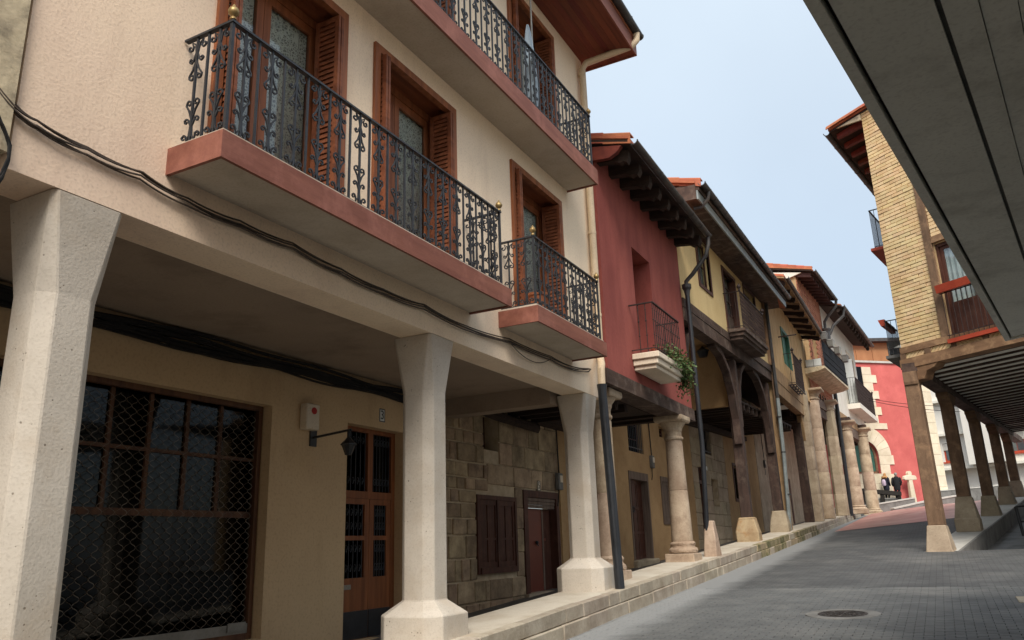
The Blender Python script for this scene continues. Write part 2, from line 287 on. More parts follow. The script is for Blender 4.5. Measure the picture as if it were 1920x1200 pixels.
M = dict(
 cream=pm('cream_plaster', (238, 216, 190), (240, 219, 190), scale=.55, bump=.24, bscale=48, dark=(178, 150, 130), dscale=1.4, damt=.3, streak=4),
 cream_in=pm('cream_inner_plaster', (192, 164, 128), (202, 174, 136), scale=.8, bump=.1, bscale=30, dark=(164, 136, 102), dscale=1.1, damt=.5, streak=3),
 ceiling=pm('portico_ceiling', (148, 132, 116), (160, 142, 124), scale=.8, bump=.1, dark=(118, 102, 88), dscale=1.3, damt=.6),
 concrete=pm('pillar_concrete', (204, 194, 180), (188, 178, 164), scale=1.6, bump=.25, bscale=55, speck=26, dark=(176, 158, 136), dscale=2.0, damt=.5),
 oldplaster=pm('old_plaster', (212, 196, 164), (170, 156, 132), scale=3.5, bump=1.0, bscale=16, speck=5, dark=(92, 84, 72), dscale=5, damt=.8),
 slab=pm('balcony_cement', (196, 184, 168), (182, 168, 150), scale=1.2, bump=.1, dark=(150, 136, 120), dscale=1.5, damt=.4),
 redwood=pm('reddish_board', (137, 86, 70), (117, 69, 56), scale=1.5, stretch=(6, .5, 6), rough=.6, bump=.08, bscale=20, dark=(176, 118, 104), dscale=2.2, damt=.45),
 brown=pm('varnished_brown_wood', (156, 96, 62), (118, 68, 42), scale=1.2, stretch=WZ, rough=.5, bump=.08, bscale=12),
 brownY=pm('varnished_brown_beam', (142, 84, 54), (108, 60, 38), scale=1.2, stretch=WY, rough=.5, bump=.08, bscale=12),
 louvre=pm('louvre_wood', (138, 82, 54), (102, 57, 37), scale=1.4, stretch=WY, rough=.55, bump=.08, bscale=12),
 soffitwood=pm('eave_board', (122, 60, 42), (96, 46, 34), scale=1.3, stretch=WY, rough=.6, bump=.08, bscale=14, rand=.08),
 darkwood=pm('dark_timber', (74, 56, 48), (48, 36, 31), scale=1.4, stretch=(5, 5, 1), rough=.8, bump=.3, bscale=14, dark=(112, 96, 84), dscale=3, damt=.5),
 darkwoodY=pm('dark_timber_beam', (88, 70, 60), (58, 44, 38), scale=1.4, stretch=(5, .8, 5), rough=.8, bump=.35, bscale=14, dark=(136, 122, 110), dscale=3, damt=.6),
 redjoist=pm('purplish_rafter', (84, 58, 54), (62, 44, 42), scale=2, stretch=(1, 6, 6), rough=.9, bump=.4, bscale=18),
 joist=pm('old_joist', (62, 48, 40), (44, 34, 29), scale=2, stretch=(1, 6, 6), rough=.9, bump=.4, bscale=18),
 iron=pm('wrought_iron', (52, 55, 60), (40, 42, 47), scale=9, rough=.5, bump=.1, bscale=60, metal=.3, spec=.5),
 rustiron=pm('weathered_iron', (66, 52, 48), (46, 38, 38), scale=9, rough=.6, bump=.15, metal=.2),
 brass=pm('brass', (172, 148, 102), (128, 104, 66), scale=14, rough=.45, bump=.1, metal=.6),
 creampipe=pm('cream_painted_pipe', (212, 190, 160), (200, 178, 148), scale=4, rough=.5, bump=.02),
 blackpipe=pm('black_cast_pipe', (40, 42, 46), (28, 29, 32), scale=6, rough=.4, bump=.1, spec=.5),
 gutter=pm('grey_metal_gutter', (84, 84, 84), (62, 60, 60), scale=5, rough=.5, bump=.05, metal=.4, dark=(98, 80, 66), dscale=4),
 greypipe=pm('pale_grey_pipe', (150, 158, 158), (128, 134, 132), scale=4, rough=.5, bump=.05, metal=.3),
 cable=pm('black_cable', (34, 33, 33), (24, 23, 23), scale=20, rough=.6, bump=.05),
 cableold=pm('sun_faded_cable', (86, 74, 64), (60, 52, 46), scale=20, rough=.7, bump=.05),
 stone=pm('ashlar_stone', (178, 156, 126), (136, 116, 92), scale=3, bump=.6, bscale=26, dark=(84, 70, 58), dscale=2.2, damt=.75, rand=.24),
 mortar=pm('mortar', (196, 178, 150), (172, 152, 124), scale=6, bump=.4, bscale=50),
 red=pm('red_render', (156, 84, 74), (136, 70, 62), scale=1.4, stretch=(1, 1, .5), bump=.3, bscale=35, dark=(110, 48, 46), dscale=1.2, damt=.5, streak=4),
 yellow=pm('yellow_render', (222, 198, 146), (212, 186, 134), scale=.8, bump=.1, bscale=30, dark=(178, 148, 102), dscale=1.6, damt=.4, streak=4),
 tanplaster=pm('tan_plaster', (178, 146, 104), (160, 128, 90), scale=1.1, bump=.15, bscale=30, dark=(138, 106, 72), dscale=2, damt=.5),
 ochre=pm('peeling_ochre_render', (214, 184, 138), (196, 158, 108), scale=2, stretch=(3, 3, .6), bump=.3, bscale=14, dark=(150, 112, 76), dscale=3, damt=.6, streak=5),
 palestone=pm('pale_ashlar', (178, 162, 138), (152, 136, 114), scale=2, bump=.7, bscale=26, speck=18, dark=(112, 96, 76), dscale=1.8, damt=.5, rand=.08),
 column=pm('weathered_column_stone', (190, 170, 146), (160, 138, 116), scale=2.4, bump=.9, bscale=30, speck=20, dark=(122, 98, 80), dscale=2.6, damt=.6, rand=.03),
 blockstone=pm('orange_stained_stone', (176, 156, 124), (150, 126, 96), scale=3, bump=.9, bscale=20, speck=16, dark=(164, 116, 66), dscale=2.5, damt=.7),
 moss=pm('mossy_stone', (156, 138, 112), (104, 100, 66), scale=3, bump=.4, bscale=26, dark=(62, 66, 34), dscale=3, damt=.9, rand=.1),
 kerb=pm('kerb_stone', (174, 163, 146), (148, 136, 119), scale=3, bump=.4, bscale=30, dark=(120, 104, 86), dscale=2.5, damt=.5, rand=.1),
 walk=pm('walkway_cement', (194, 185, 169), (178, 167, 150), scale=1.6, bump=.15, bscale=60, dark=(160, 142, 118), dscale=1.6, damt=.4),
 arcfloor=pm('arcade_floor', (98, 92, 86), (84, 78, 72), scale=2, bump=.15),
 paver=pm('grey_paver', (95, 96, 95), (80, 81, 81), scale=2, rough=.75, bump=.2, bscale=80, rand=.1, dark=(116, 115, 111), dscale=.7, damt=.6),
 joint=pm('sandy_joint', (78, 76, 72), (66, 64, 61), scale=20, bump=.2),
 gutterstrip=pm('pale_dusty_paving', (146, 147, 146), (124, 125, 125), scale=1.5, bump=.2, bscale=60, dark=(106, 106, 106), dscale=1.5, damt=.8),
 redpave=pm('red_paving', (160, 110, 104), (186, 138, 130), scale=.9, rough=.45, bump=.15, bscale=30, dark=(196, 168, 158), dscale=.5, damt=.6),
 brick=pm('buff_brick', (222, 196, 152), (206, 174, 126), scale=2, bump=.3, bscale=40, rand=.09, coord='pos'),
 brickjoint=pm('brick_mortar', (176, 150, 112), (160, 134, 98), scale=8, bump=.3),
 redbrick=pm('red_brick', (172, 116, 88), (150, 96, 72), scale=3, bump=.3, rand=.1),
 timber=pm('weathered_brown_timber', (124, 98, 76), (98, 76, 58), scale=1.3, stretch=(4, 4, 1), rough=.8, bump=.35, bscale=16, dark=(170, 136, 104), dscale=4, damt=.5),
 timberX=pm('weathered_brown_beam', (142, 110, 82), (112, 84, 62), scale=1.3, stretch=(1, 1, 5), rough=.8, bump=.35, bscale=16, dark=(186, 150, 112), dscale=4, damt=.6),
 oldtimber=pm('pale_old_timber', (176, 146, 108), (142, 112, 80), scale=1.3, stretch=(4, 4, 1), rough=.8, bump=.35, bscale=16, dark=(104, 80, 58), dscale=3, damt=.5),
 terracotta=pm('terracotta_tile', (184, 110, 80), (160, 92, 66), scale=3, bump=.15, rand=.1, dark=(140, 84, 62), dscale=4, damt=.4),
 redledge=pm('red_painted_ledge', (176, 74, 50), (160, 62, 42), scale=3, rough=.6, bump=.05),
 canopy=pm('grey_concrete_soffit', (232, 229, 216), (222, 219, 206), scale=1.1, bump=.15, bscale=40, dark=(180, 175, 160), dscale=1.6, damt=.7, rand=.03),
 matt_black=pm('matt_black_sheet', (44, 46, 50), (34, 36, 40), scale=4, rough=.9, bump=.1, spec=.1),
 pale_blue=pm('pale_blue_grey_cloth', (150, 164, 176), (126, 140, 152), scale=3, stretch=(6, 6, .5), bump=.1),
 darkgap=pm('dark_recess', (46, 42, 38), (36, 33, 30), scale=4, bump=.1),
 white=pm('white_render', (226, 222, 210), (214, 208, 194), scale=.8, bump=.08, dark=(190, 182, 164), dscale=1, damt=.4, streak=4),
 aptwhite=pm('pale_apartment_render', (222, 218, 208), (212, 208, 198), scale=.8, bump=.05),
 church=pm('coral_red_render', (200, 104, 98), (186, 92, 88), scale=.8, bump=.08, dark=(216, 116, 110), dscale=.7, damt=.6),
 dress=pm('pale_dressed_stone', (224, 211, 188), (206, 192, 166), scale=1.4, bump=.15, rand=.06),
 honey=pm('honey_timber_cladding', (164, 120, 82), (144, 100, 66), scale=1.4, stretch=(1, 1, .5), rough=.6, bump=.05),
 greywall=pm('grey_stone_cladding', (126, 124, 120), (104, 102, 98), scale=2, bump=.2, dark=(84, 82, 78), dscale=2),
 coping=pm('pale_coping', (190, 188, 180), (176, 172, 164), scale=3, bump=.1),
 green=pm('green_paint', (72, 122, 104), (58, 100, 84), scale=4, rough=.6, bump=.1, dark=(96, 138, 122), dscale=5),
 dkgreen=pm('green_metal_frame', (62, 106, 92), (50, 90, 78), scale=4, rough=.5, bump=.02),
 dooroak=pm('oak_door', (140, 84, 48), (108, 62, 34), scale=1.4, stretch=WZ, rough=.5, bump=.08, bscale=12),
 shopwood=pm('dark_varnished_window_wood', (104, 72, 50), (76, 50, 36), scale=1.4, stretch=WZ, rough=.6, bump=.08, bscale=12),
 doordark=pm('dark_brown_door', (84, 50, 38), (62, 36, 28), scale=1.4, stretch=WZ, rough=.6, bump=.15, bscale=14, dark=(110, 78, 62), dscale=5, damt=.4),
 doorred=pm('red_brown_sheet_door', (112, 56, 42), (100, 48, 36), scale=2, rough=.45, bump=.02),
 greywood=pm('greyed_wood', (120, 104, 92), (90, 74, 64), scale=1.4, stretch=WZ, rough=.8, bump=.2, bscale=14),
 interior=pm('dark_interior', (34, 31, 29), (26, 24, 22), scale=2, bump=0),
 roomback=pm('dim_room_wall', (96, 88, 78), (80, 72, 64), scale=1, bump=0),
 wire=pm('galvanised_wire', (122, 112, 100), (96, 86, 74), scale=10, rough=.5, metal=.4, bump=.05),
 alu=pm('aluminium_bar', (150, 146, 138), (134, 130, 122), scale=4, rough=.4, metal=.5, bump=.02),
 plastic=pm('cream_plastic', (214, 200, 178), (206, 192, 170), scale=4, rough=.5, bump=.02),
 enamel=pm('white_enamel', (214, 218, 216), (204, 208, 206), scale=4, rough=.3, bump=.02),
 ink=pm('dark_lettering', (40, 44, 48), (34, 38, 42), scale=4, rough=.5, bump=0),
 redmark=pm('red_printed_mark', (170, 40, 34), (158, 36, 30), scale=4, rough=.5, bump=0),
 leaf=pm('small_green_leaf', (92, 112, 62), (64, 84, 42), scale=5, rough=.6, bump=0, rand=.1),
 stem=pm('brown_stem', (104, 84, 58), (84, 66, 46), scale=5, bump=.1),
 castiron=pm('cast_iron_lid', (74, 68, 64), (56, 52, 49), scale=8, rough=.6, metal=.4, bump=.15),
 glass=glass('window_glass', op=.05), dglass=glass('dark_window_glass', (.25, .28, .30), .012, k=.2), curtain=pm('pale_curtain', (206, 214, 212), (186, 196, 196), scale=1.5, stretch=(9, 9, .4), bump=.1, bscale=10),
 lace=lace('lace_curtain'),
 navy=pm('navy_coat', (36, 38, 52), (28, 30, 42), scale=6, bump=.1), blackcoat=pm('black_coat', (32, 34, 36), (24, 25, 27), scale=6, bump=.1),
 fur=pm('tan_fur', (196, 150, 100), (150, 108, 66), scale=18, bump=.5), skin=pm('skin', (206, 156, 132), (196, 144, 120), scale=5, bump=0),
 hairb=pm('brown_hair', (92, 64, 44), (70, 46, 30), scale=20, bump=.3), pink=pm('pale_lilac_fabric', (196, 180, 196), (178, 160, 180), scale=5, bump=.1),
 trousers=pm('dark_trousers', (48, 50, 60), (38, 40, 50), scale=6, bump=.1), shoe=pm('black_shoe', (26, 24, 24), (20, 19, 19), scale=6, bump=0),
 hairg=pm('grey_hair', (150, 146, 140), (120, 116, 112), scale=20, bump=.3), bluecoat=pm('slate_blue_coat', (70, 82, 104), (58, 68, 88), scale=6, bump=.1),
)
two_coat(M['cream'], (.99, .94, .97, 1), 3.4, 7.5)

def dust(mt, c=(138, 139, 138)):
    """pale dust lying along the kerb"""
    t = mt.node_tree; N = t.nodes; L = t.links; b = N['Principled BSDF']; col = b.inputs['Base Color'].links[0].from_socket
    g = N.new('ShaderNodeNewGeometry'); sx = N.new('ShaderNodeSeparateXYZ'); L.new(g.outputs['Position'], sx.inputs[0])
    nz = N.new('ShaderNodeTexNoise'); nz.inputs['Scale'].default_value = 1.6; nz.inputs['Detail'].default_value = 8; L.new(g.outputs['Position'], nz.inputs['Vector'])
    ad = N.new('ShaderNodeMath'); ad.operation = 'MULTIPLY_ADD'; ad.inputs[1].default_value = .5; L.new(nz.outputs['Fac'], ad.inputs[0]); L.new(sx.outputs['X'], ad.inputs[2])
    q = N.new('ShaderNodeMapRange'); q.inputs[1].default_value = -3.55; q.inputs[2].default_value = -3.15; q.inputs[3].default_value = .8; q.inputs[4].default_value = 0; L.new(ad.outputs[0], q.inputs[0])
    x = N.new('ShaderNodeMix'); x.data_type = 'RGBA'; L.new(q.outputs[0], x.inputs[0]); L.new(col, x.inputs[6]); x.inputs[7].default_value = lin(c); L.new(x.outputs[2], b.inputs['Base Color'])
dust(M['paver'])

# ------------------------------------------------------------------ ground
gz = lambda y: .05 + .0517*y
WT = lambda y: gz(y) + .34                     # top of the raised walkway on the left
cl = lambda v, a, b: max(a, min(b, v))
def G(x, y):
    yy = min(y, 58); g = gz(yy) + .042*max(0, yy-22.2)*cl((x+4.3)/5.7, 0, 1.5)
    return g if g < 2.7 else 2.7 + .45*(1-math.exp(-(g-2.7)/.45))
FL = Fr((-4.6, 0), (0, 1))                     # facades of the left row: u = y
FB = Fr((-.2, 22.3), (.17, .985))              # arcade front of the brick corner house
FW = Fr((-.33, 22.42), (.82, -.57))            # its brick wall
PT = lambda t: min(1.2 + .1*t, 3.1)                      # platform under the posts
def platedge(y): t = (y-22.3)/.985; return -.2+.17*t-.36

mb = MB()
for x0, x1, y0, y1, z in ((-400, 400, -300, 0, -1.1), ): mb.quad((x0, y0, z), (x1, y0, z), (x1, y1, z), (x0, y1, z))
mb.quad((-400, 0, -1.1), (400, 0, -1.1), (400, 62, 1.6), (-400, 62, 1.6)); mb.quad((-400, 62, 1.6), (400, 62, 1.6), (400, 600, 1.6), (-400, 600, 1.6))
S(mb, 'ground', M['arcfloor'])

def grid(name, xs, ys, mat, dz=0, xf=None):
    b = MB()
    for j in range(len(ys)-1):
        r0 = [V((x, ys[j], G(x, ys[j])+dz)) for x in (xf(ys[j]) if xf else xs)]; r1 = [V((x, ys[j+1], G(x, ys[j+1])+dz)) for x in (xf(ys[j+1]) if xf else xs)]
        for i in range(len(r0)-1): b.quad(r0[i], r0[i+1], r1[i+1], r1[i])
    return S(b, name, mat)
lerp = lambda a, b, k: [a+(b-a)*i/k for i in range(k+1)]

def road_mat():
    mt = pm('block_paving', (95, 96, 95), (79, 80, 80), scale=1.2, rough=.75, bump=0, dark=(118, 117, 113), dscale=.5, damt=.7)
    t = mt.node_tree; N = t.nodes; L = t.links; b = N['Principled BSDF']; col = b.inputs['Base Color'].links[0].from_socket
    g = N.new('ShaderNodeNewGeometry'); br = N.new('ShaderNodeTexBrick'); L.new(g.outputs['Position'], br.inputs['Vector'])
    br.inputs['Scale'].default_value = 1; br.inputs['Brick Width'].default_value = .2; br.inputs['Row Height'].default_value = .1; br.inputs['Mortar Size'].default_value = .006
    br.inputs['Color1'].default_value = (1, 1, 1, 1); br.inputs['Color2'].default_value = (.78, .78, .8, 1); br.inputs['Mortar'].default_value = (.45, .45, .45, 1)
    x = N.new('ShaderNodeMix'); x.data_type = 'RGBA'; x.blend_type = 'MULTIPLY'; x.inputs[0].default_value = 1; L.new(col, x.inputs[6]); L.new(br.outputs[0], x.inputs[7]); L.new(x.outputs[2], b.inputs['Base Color'])
    bp = N.new('ShaderNodeBump'); bp.inputs['Strength'].default_value = .5; bp.inputs['Distance'].default_value = .01; bp.invert = True; L.new(br.outputs['Fac'], bp.inputs['Height']); L.new(bp.outputs[0], b.inputs['Normal'])
    return mt
M['road'] = road_mat(); dust(M['road'])
# the road, its near pavers laid one by one, the pale strip beside the kerb and the red paving uphill
PX0, PX1, PY0, PY1 = -4.2, 3.6, 8.6, 14.6
rb = MB()
for (x0, x1, y0, y1, dz) in ((-4.25, 16, -20, PY0, 0), (-4.25, PX0, PY0, PY1, 0), (PX1, 16, PY0, PY1, 0), (-4.25, 16, PY1, 22.2, 0)):
    ys = lerp(y0, y1, 4)
    for j in range(4): rb.quad((x0, ys[j], gz(ys[j])), (x1, ys[j], gz(ys[j])), (x1, ys[j+1], gz(ys[j+1])), (x0, ys[j+1], gz(ys[j+1])))
ys = lerp(22.2, 58, 30)
for j in range(30):
    f = lambda y: lerp(-4.25, platedge(y), 6)
    r0 = [V((x, ys[j], G(x, ys[j]))) for x in f(ys[j])]; r1 = [V((x, ys[j+1], G(x, ys[j+1]))) for x in f(ys[j+1])]
    for i in range(6): rb.quad(r0[i], r0[i+1], r1[i+1], r1[i])
road = S(rb, 'road', M['road'])
S(MB().quad((PX0, PY0, gz(PY0)-.03), (PX1, PY0, gz(PY0)-.03), (PX1, PY1, gz(PY1)-.03), (PX0, PY1, gz(PY1)-.03)), 'paving_bed', M['joint'], merge=False)
mh = V((-1.36, 11.55, gz(11.55)))
pv = []
for j in range(int((PY1-PY0)/.1+.5)):
    for i in range(-1, int((PX1-PX0)/.2+.5)):
        x = PX0 + i*.2 + (.1 if j % 2 else 0) + .1; y = PY0 + j*.1 + .05
        if x+.1 > PX1+.01 or x < PX0-.001: continue
        if (x-mh.x)**2/.16 + (y-mh.y)**2/.14 < 1: continue
        pv.append((x, y))
vis = lambda x, y: -4.2 < x < .62*(y-9.0)+.6
pv.sort(key=lambda q: (not vis(*q), q[1]))
def pav(b, x, y, o=V((0, 0, 0))):
    e = .0965
    if x-.1 < PX0-.01: x += .05; e = .0465
    f = .0465; z = gz(y)+rnd.uniform(-.0015, .0015); ch = .004
    s_ = .0517
    def P(dx, dy, dz): return V((x+dx, y+dy, z+s_*dy+dz))
    b.loft([[P(-e, -f, -.03), P(e, -f, -.03), P(e, f, -.03), P(-e, f, -.03)], [P(-e, -f, -ch), P(e, -f, -ch), P(e, f, -ch), P(-e, f, -ch)], [P(-e+ch, -f+ch, 0), P(e-ch, -f+ch, 0), P(e-ch, f-ch, 0), P(-e+ch, f-ch, 0)]], cap=False)
    n = len(b.v); b.f.append((n-4, n-3, n-2, n-1))
proto = None
near = [q for q in pv if q[0]-.1 > PX0-.01][:300]; far = set(pv)-set(near)
for x, y in near:
    if proto is None:
        b = MB(); pav(b, x, y); proto = b.build('paver', M['paver'], road); base = proto.location.copy(); px0 = (x, y, gz(y))
    else: inst(proto, WORLD[proto.name]+V((x-px0[0], y-px0[1], gz(y)-px0[2]+rnd.uniform(-.002, .002))), road)
b = MB()
for x, y in sorted(far): pav(b, x, y)
b.build('paver', M['paver'], road, merge=False, kind='stuff')
def strip(name, x0, x1, y0, y1, mat, dz, n=20):
    q = MB(); yy = lerp(y0, y1, n)
    for j in range(n):
        a, c = yy[j], yy[j+1]; wob = lambda y: .05*math.sin(y*1.7)+.03*math.sin(y*4.1)
        q.quad((x0, a, G(x0, a)+dz), (x1+wob(a), a, G(x1, a)+dz), (x1+wob(c), c, G(x1, c)+dz), (x0, c, G(x0, c)+dz))
    return S(q, name, mat)

q = MB(); yy = lerp(32.8, 57, 16)
for j in range(16):
    xa = lerp(-3.75, platedge(yy[j])-.02, 6); xb = lerp(-3.75, platedge(yy[j+1])-.02, 6)
    for i in range(6):
        g_ = lambda x, y: V((x, y, G(x, y)+.012))
        q.quad(g_(xa[i], yy[j]), g_(xa[i+1], yy[j]), g_(xb[i+1], yy[j+1]), g_(xb[i], yy[j+1]))
S(q, 'red_paving', M['redpave'])
# raised walkway on the left with its kerb of two courses of stones
YE = 50.5
mb = MB(); yy = lerp(-12, YE, 40)
for j in range(40):
    a, c = yy[j], yy[j+1]
    mb.hexa([(-5.12, a, gz(a)-.1), (-4.36, a, gz(a)-.1), (-4.36, c, gz(c)-.1), (-5.12, c, gz(c)-.1), (-5.12, a, WT(a)), (-4.36, a, WT(a)), (-4.36, c, WT(c)), (-5.12, c, WT(c))])
walk = S(mb, 'sidewalk', M['walk'])
for course, (za, zb, xo) in enumerate(((.17, .341, -4.245), (-.06, .166, -4.225))):
    y = 5.0 + course*.4
    while y < YE:
        L_ = rnd.uniform(.35, 1.15); e = min(y+L_, YE)
        x1 = xo + rnd.uniform(-.014, .012); b = MB()
        b.hexa([(-4.40, y+.003, gz(y)+za), (x1, y+.003, gz(y)+za), (x1, e-.003, gz(e)+za), (-4.40, e-.003, gz(e)+za), (-4.40, y+.003, gz(y)+zb), (x1, y+.003, gz(y)+zb), (x1, e-.003, gz(e)+zb), (-4.40, e-.003, gz(e)+zb)])
        b.jitter(.005).build('kerb_stone', M['moss'] if 21 < y < 33 and rnd.random() < .8 else M['kerb'], walk, bevel=.012)
        y = e
mb = MB()
for j in range(40):
    a, c = yy[j], yy[j+1]; mb.quad((-7.3, a, gz(a)-.03), (-5.1, a, gz(a)-.03), (-5.1, c, gz(c)-.03), (-7.3, c, gz(c)-.03))
S(mb, 'arcade_floor', M['arcfloor'])
# right-hand passage, lower than the platform that carries the posts
pz = lambda t: PT(t) - .47*cl(t/3.4, 0, 1)
mb = MB(); mc = MB(); tt = lerp(-.3, 30, 24)
for j in range(24):
    a, c = tt[j], tt[j+1]
    mb.quad(FB.p(a, .3, pz(a)), FB.p(a, 14, pz(a)), FB.p(c, 14, pz(c)), FB.p(c, .3, pz(c)))
    mc.hexa([FB.p(a, .36, pz(a)-.2), FB.p(c, .36, pz(c)-.2), FB.p(c, -.38, pz(c)-.2), FB.p(a, -.38, pz(a)-.2), FB.p(a, .36, PT(a)), FB.p(c, .36, PT(c)), FB.p(c, -.38, PT(c)), FB.p(a, -.38, PT(a))])
S(mb, 'passage_floor', M['gutterstrip']); S(mc, 'post_platform', M['coping'])
b = MB(); 
for j in range(24):
    a, c = tt[j], tt[j+1]; b.hexa([FB.p(a, .42, pz(a)-.1), FB.p(c, .42, pz(c)-.1), FB.p(c, .362, pz(c)-.1), FB.p(a, .362, pz(a)-.1), FB.p(a, .42, PT(a)+.01), FB.p(c, .42, PT(c)+.01), FB.p(c, .362, PT(c)+.01), FB.p(a, .362, PT(a)+.01)])
S(b, 'platform_kerb', M['greywall'])

# ------------------------------------------------------------------ shared builders
def pillar(parent, yc, zsh, zfl, xc=-4.85):
    z0 = WT(yc) - .06
    def ring(a, c, z, ax=None):
        ax = ax or a
        return [V((xc+dx, yc+dy, z)) for dx, dy in ((-ax, -a+c), (-ax+c, -a), (ax-c, -a), (ax, -a+c), (ax, a-c), (ax-c, a), (-ax+c, a), (-ax, a-c))]
    b = MB(); b.loft([ring(.375, .14, z0), ring(.375, .14, zsh), ring(.20, .085, zsh+.135), ring(.20, .085, zfl), ring(.25, .03, 3.868)])
    return b.build('portico_pillar', M['concrete'], parent, bevel=.008)

def spiral(c, r0, a0, turns, r1=.008, n=11):
    """points in the railing plane (s, z) winding in from radius r0"""
    return [(c[0]+math.cos(a0+turns*2*math.pi*i/(n-1))*(r0+(r1-r0)*i/(n-1)), c[1]+math.sin(a0+turns*2*math.pi*i/(n-1))*(r0+(r1-r0)*i/(n-1))) for i in range(n)]
def scroll_paths(h):
    """ornament of a scrolled baluster: foot scrolls, a heart above them and the same upside down at the top"""
    P = []
    for sg in (1, -1):
        def mir(pts): return [(sg*x, z) for x, z in pts]
        P.append(mir([(.085, .17)] [:0] + spiral((.072, .055), .026, math.pi, -.9)[::-1] + [(.04, .02), (.012, .06), (.006, .14), (.03, .19)] + spiral((.055, .185), .022, math.pi*.7, -.8)))
        P.append(mir([(.004, .20), (.03, .27)] + spiral((.036, .33), .032, -.3, .95)))
        T = [(x, h-z) for x, z in spiral((.075, .07), .032, math.pi*1.1, -.9)[::-1] + [(.06, .025), (.02, .05), (.006, .13), (.03, .19)] + spiral((.055, .185), .022, math.pi*.7, -.8)]
        P.append(mir(T))
        P.append(mir([(x, h-z) for x, z in [(.004, .20), (.03, .27)] + spiral((.036, .33), .032, -.3, .95)]))
    return P
_bal = {}
def balusters(h, mat):
    if (h, mat.name) in _bal: return _bal[h, mat.name]
    o = V((0, 0, 0))
    a = MB().box(Fr((0, 0), (0, 1)), -.0085, .0085, -.0085, .0085, 0, h).mesh('baluster', o, mat)
    b = MB().box(Fr((0, 0), (0, 1)), -.0085, .0085, -.0085, .0085, 0, h)
    for pth in scroll_paths(h): b.tube([(rnd.uniform(-.003, .003), s, z) for s, z in pth], .0088, 4)
    _bal[h, mat.name] = (a, b.mesh('scroll_baluster', o, mat, merge=False)); return _bal[h, mat.name]
def finial(parent, p, mat, s=1.0):
    return MB().lathe(p, [(.012*s, 0), (.03*s, .012*s), (.026*s, .03*s), (.016*s, .042*s), (.045*s, .07*s), (.05*s, .095*s), (.038*s, .125*s), (.018*s, .14*s), (.012*s, .16*s), (.003*s, .172*s)], 12).build('finial', mat, parent, smooth=True)
def scroll_railing(house, fr, u0, u1, n1, z0, z1, mat, fin=(), label=None):
    rl = thing_part('railing', house, fr.p((u0+u1)/2, n1, z0), label)
    hb = MB().box(fr, u0-.02, u1+.02, n1-.022, n1+.022, z1, z1+.018)
    for u in (u0, u1): hb.box(fr, u-.02, u+.02, .01, n1-.022, z1, z1+.018)
    hb.build('handrail', M['iron'], rl)
    bb = MB().box(fr, u0-.006, u1+.006, n1-.006, n1+.006, z0+.0, z0+.012)
    for u in (u0, u1): bb.box(fr, u-.006, u+.006, .01, n1-.006, z0, z0+.012)
    bb.build('bottom_rail', M['iron'], rl)
    plain, scr = balusters(z1-z0, mat)
    def run(A, B, ang):
        k = max(2, int(round((B-A).length/.138))); k += k % 2
        for i in range(1, k):
            q = A.lerp(B, i/k); o = link('scroll_baluster' if i % 2 else 'baluster', scr if i % 2 else plain, q, rl); o.rotation_euler.z = ang
    a = math.atan2(-fr.d.x, fr.d.y)
    run(fr.p(u0, n1, z0), fr.p(u1, n1, z0), a)
    run(fr.p(u0, .02, z0), fr.p(u0, n1, z0), a - math.pi/2); run(fr.p(u1, .02, z0), fr.p(u1, n1, z0), a - math.pi/2)
    for u in (u0, u1): MB().box(fr, u-.013, u+.013, n1-.013, n1+.013, z0, z1).build('corner_post', mat, rl)
    for u in fin: finial(rl, fr.p(u, n1, z1+.018), M['brass'], .85)
    return rl
def thing_part(name, parent, loc, label=None):
    return link(name, None, V(loc), parent, label=label)
def plain_railing(house, fr, u0, u1, n1, z0, z1, step, mat, knot=True, fin=None, dense=0, label=None):
    rl = thing_part('railing', house, fr.p((u0+u1)/2, n1, z0), label)
    hb = MB().box(fr, u0-.015, u1+.015, n1-.02, n1+.02, z1-.02, z1)
    for u in (u0, u1): hb.box(fr, u-.02, u+.02, -.01, n1-.02, z1-.02, z1)
    hb.build('handrail', mat, rl)
    bb = MB().box(fr, u0-.008, u1+.008, n1-.012, n1+.012, z0+.05, z0+.066)
    for u in (u0, u1): bb.box(fr, u-.012, u+.012, -.01, n1-.012, z0+.05, z0+.066)
    bb.build('bottom_rail', mat, rl)
    h = z1-.02-z0
    prof = [(.009, 0), (.009, h*.32), (.017, h*.34), (.009, h*.36), (.009, h*.62), (.019, h*.645), (.009, h*.67), (.009, h*.86), (.016, h*.875), (.009, h*.89), (.009, h)] if knot else [(.008, 0), (.008, h)]
    me = MB().lathe((0, 0, 0), prof, 6).mesh('baluster', V((0, 0, 0)), mat)
    def run(A, B, k, inc):
        for i in range(0 if inc else 1, k+1 if inc else k): link('baluster', me, A.lerp(B, i/k), rl)
    L_ = u1-u0; run(fr.p(u0, n1, z0), fr.p(u1, n1, z0), max(2, int(L_/step+.5)), True)
    for u in (u0, u1): run(fr.p(u, .03, z0), fr.p(u, n1, z0), max(2, int(n1/step/1.2+.5)), False)
    if dense:                                  # lattice of small scrolls between the bars
        b = MB(); k = max(3, int(L_/.11)); rows = dense
        for i in range(k):
            for j in range(rows):
                c = fr.p(u0+(i+.5)*L_/k, n1, z0+.12+(j+.5)*(h-.2)/rows); r = .042
                b.tube([c + fr.d*math.cos(t*1.05)*r*(.35+.65*(t/6)) + V((0, 0, math.sin(t*1.05)*r*1.3*(.35+.65*t/6))) for t in range(8)], .0075, 3)
        b.build('scrollwork', mat, rl, merge=False, kind='stuff')
    for u in (fin or ()): finial(rl, fr.p(u, n1, z1), mat, 1.25)
    return rl
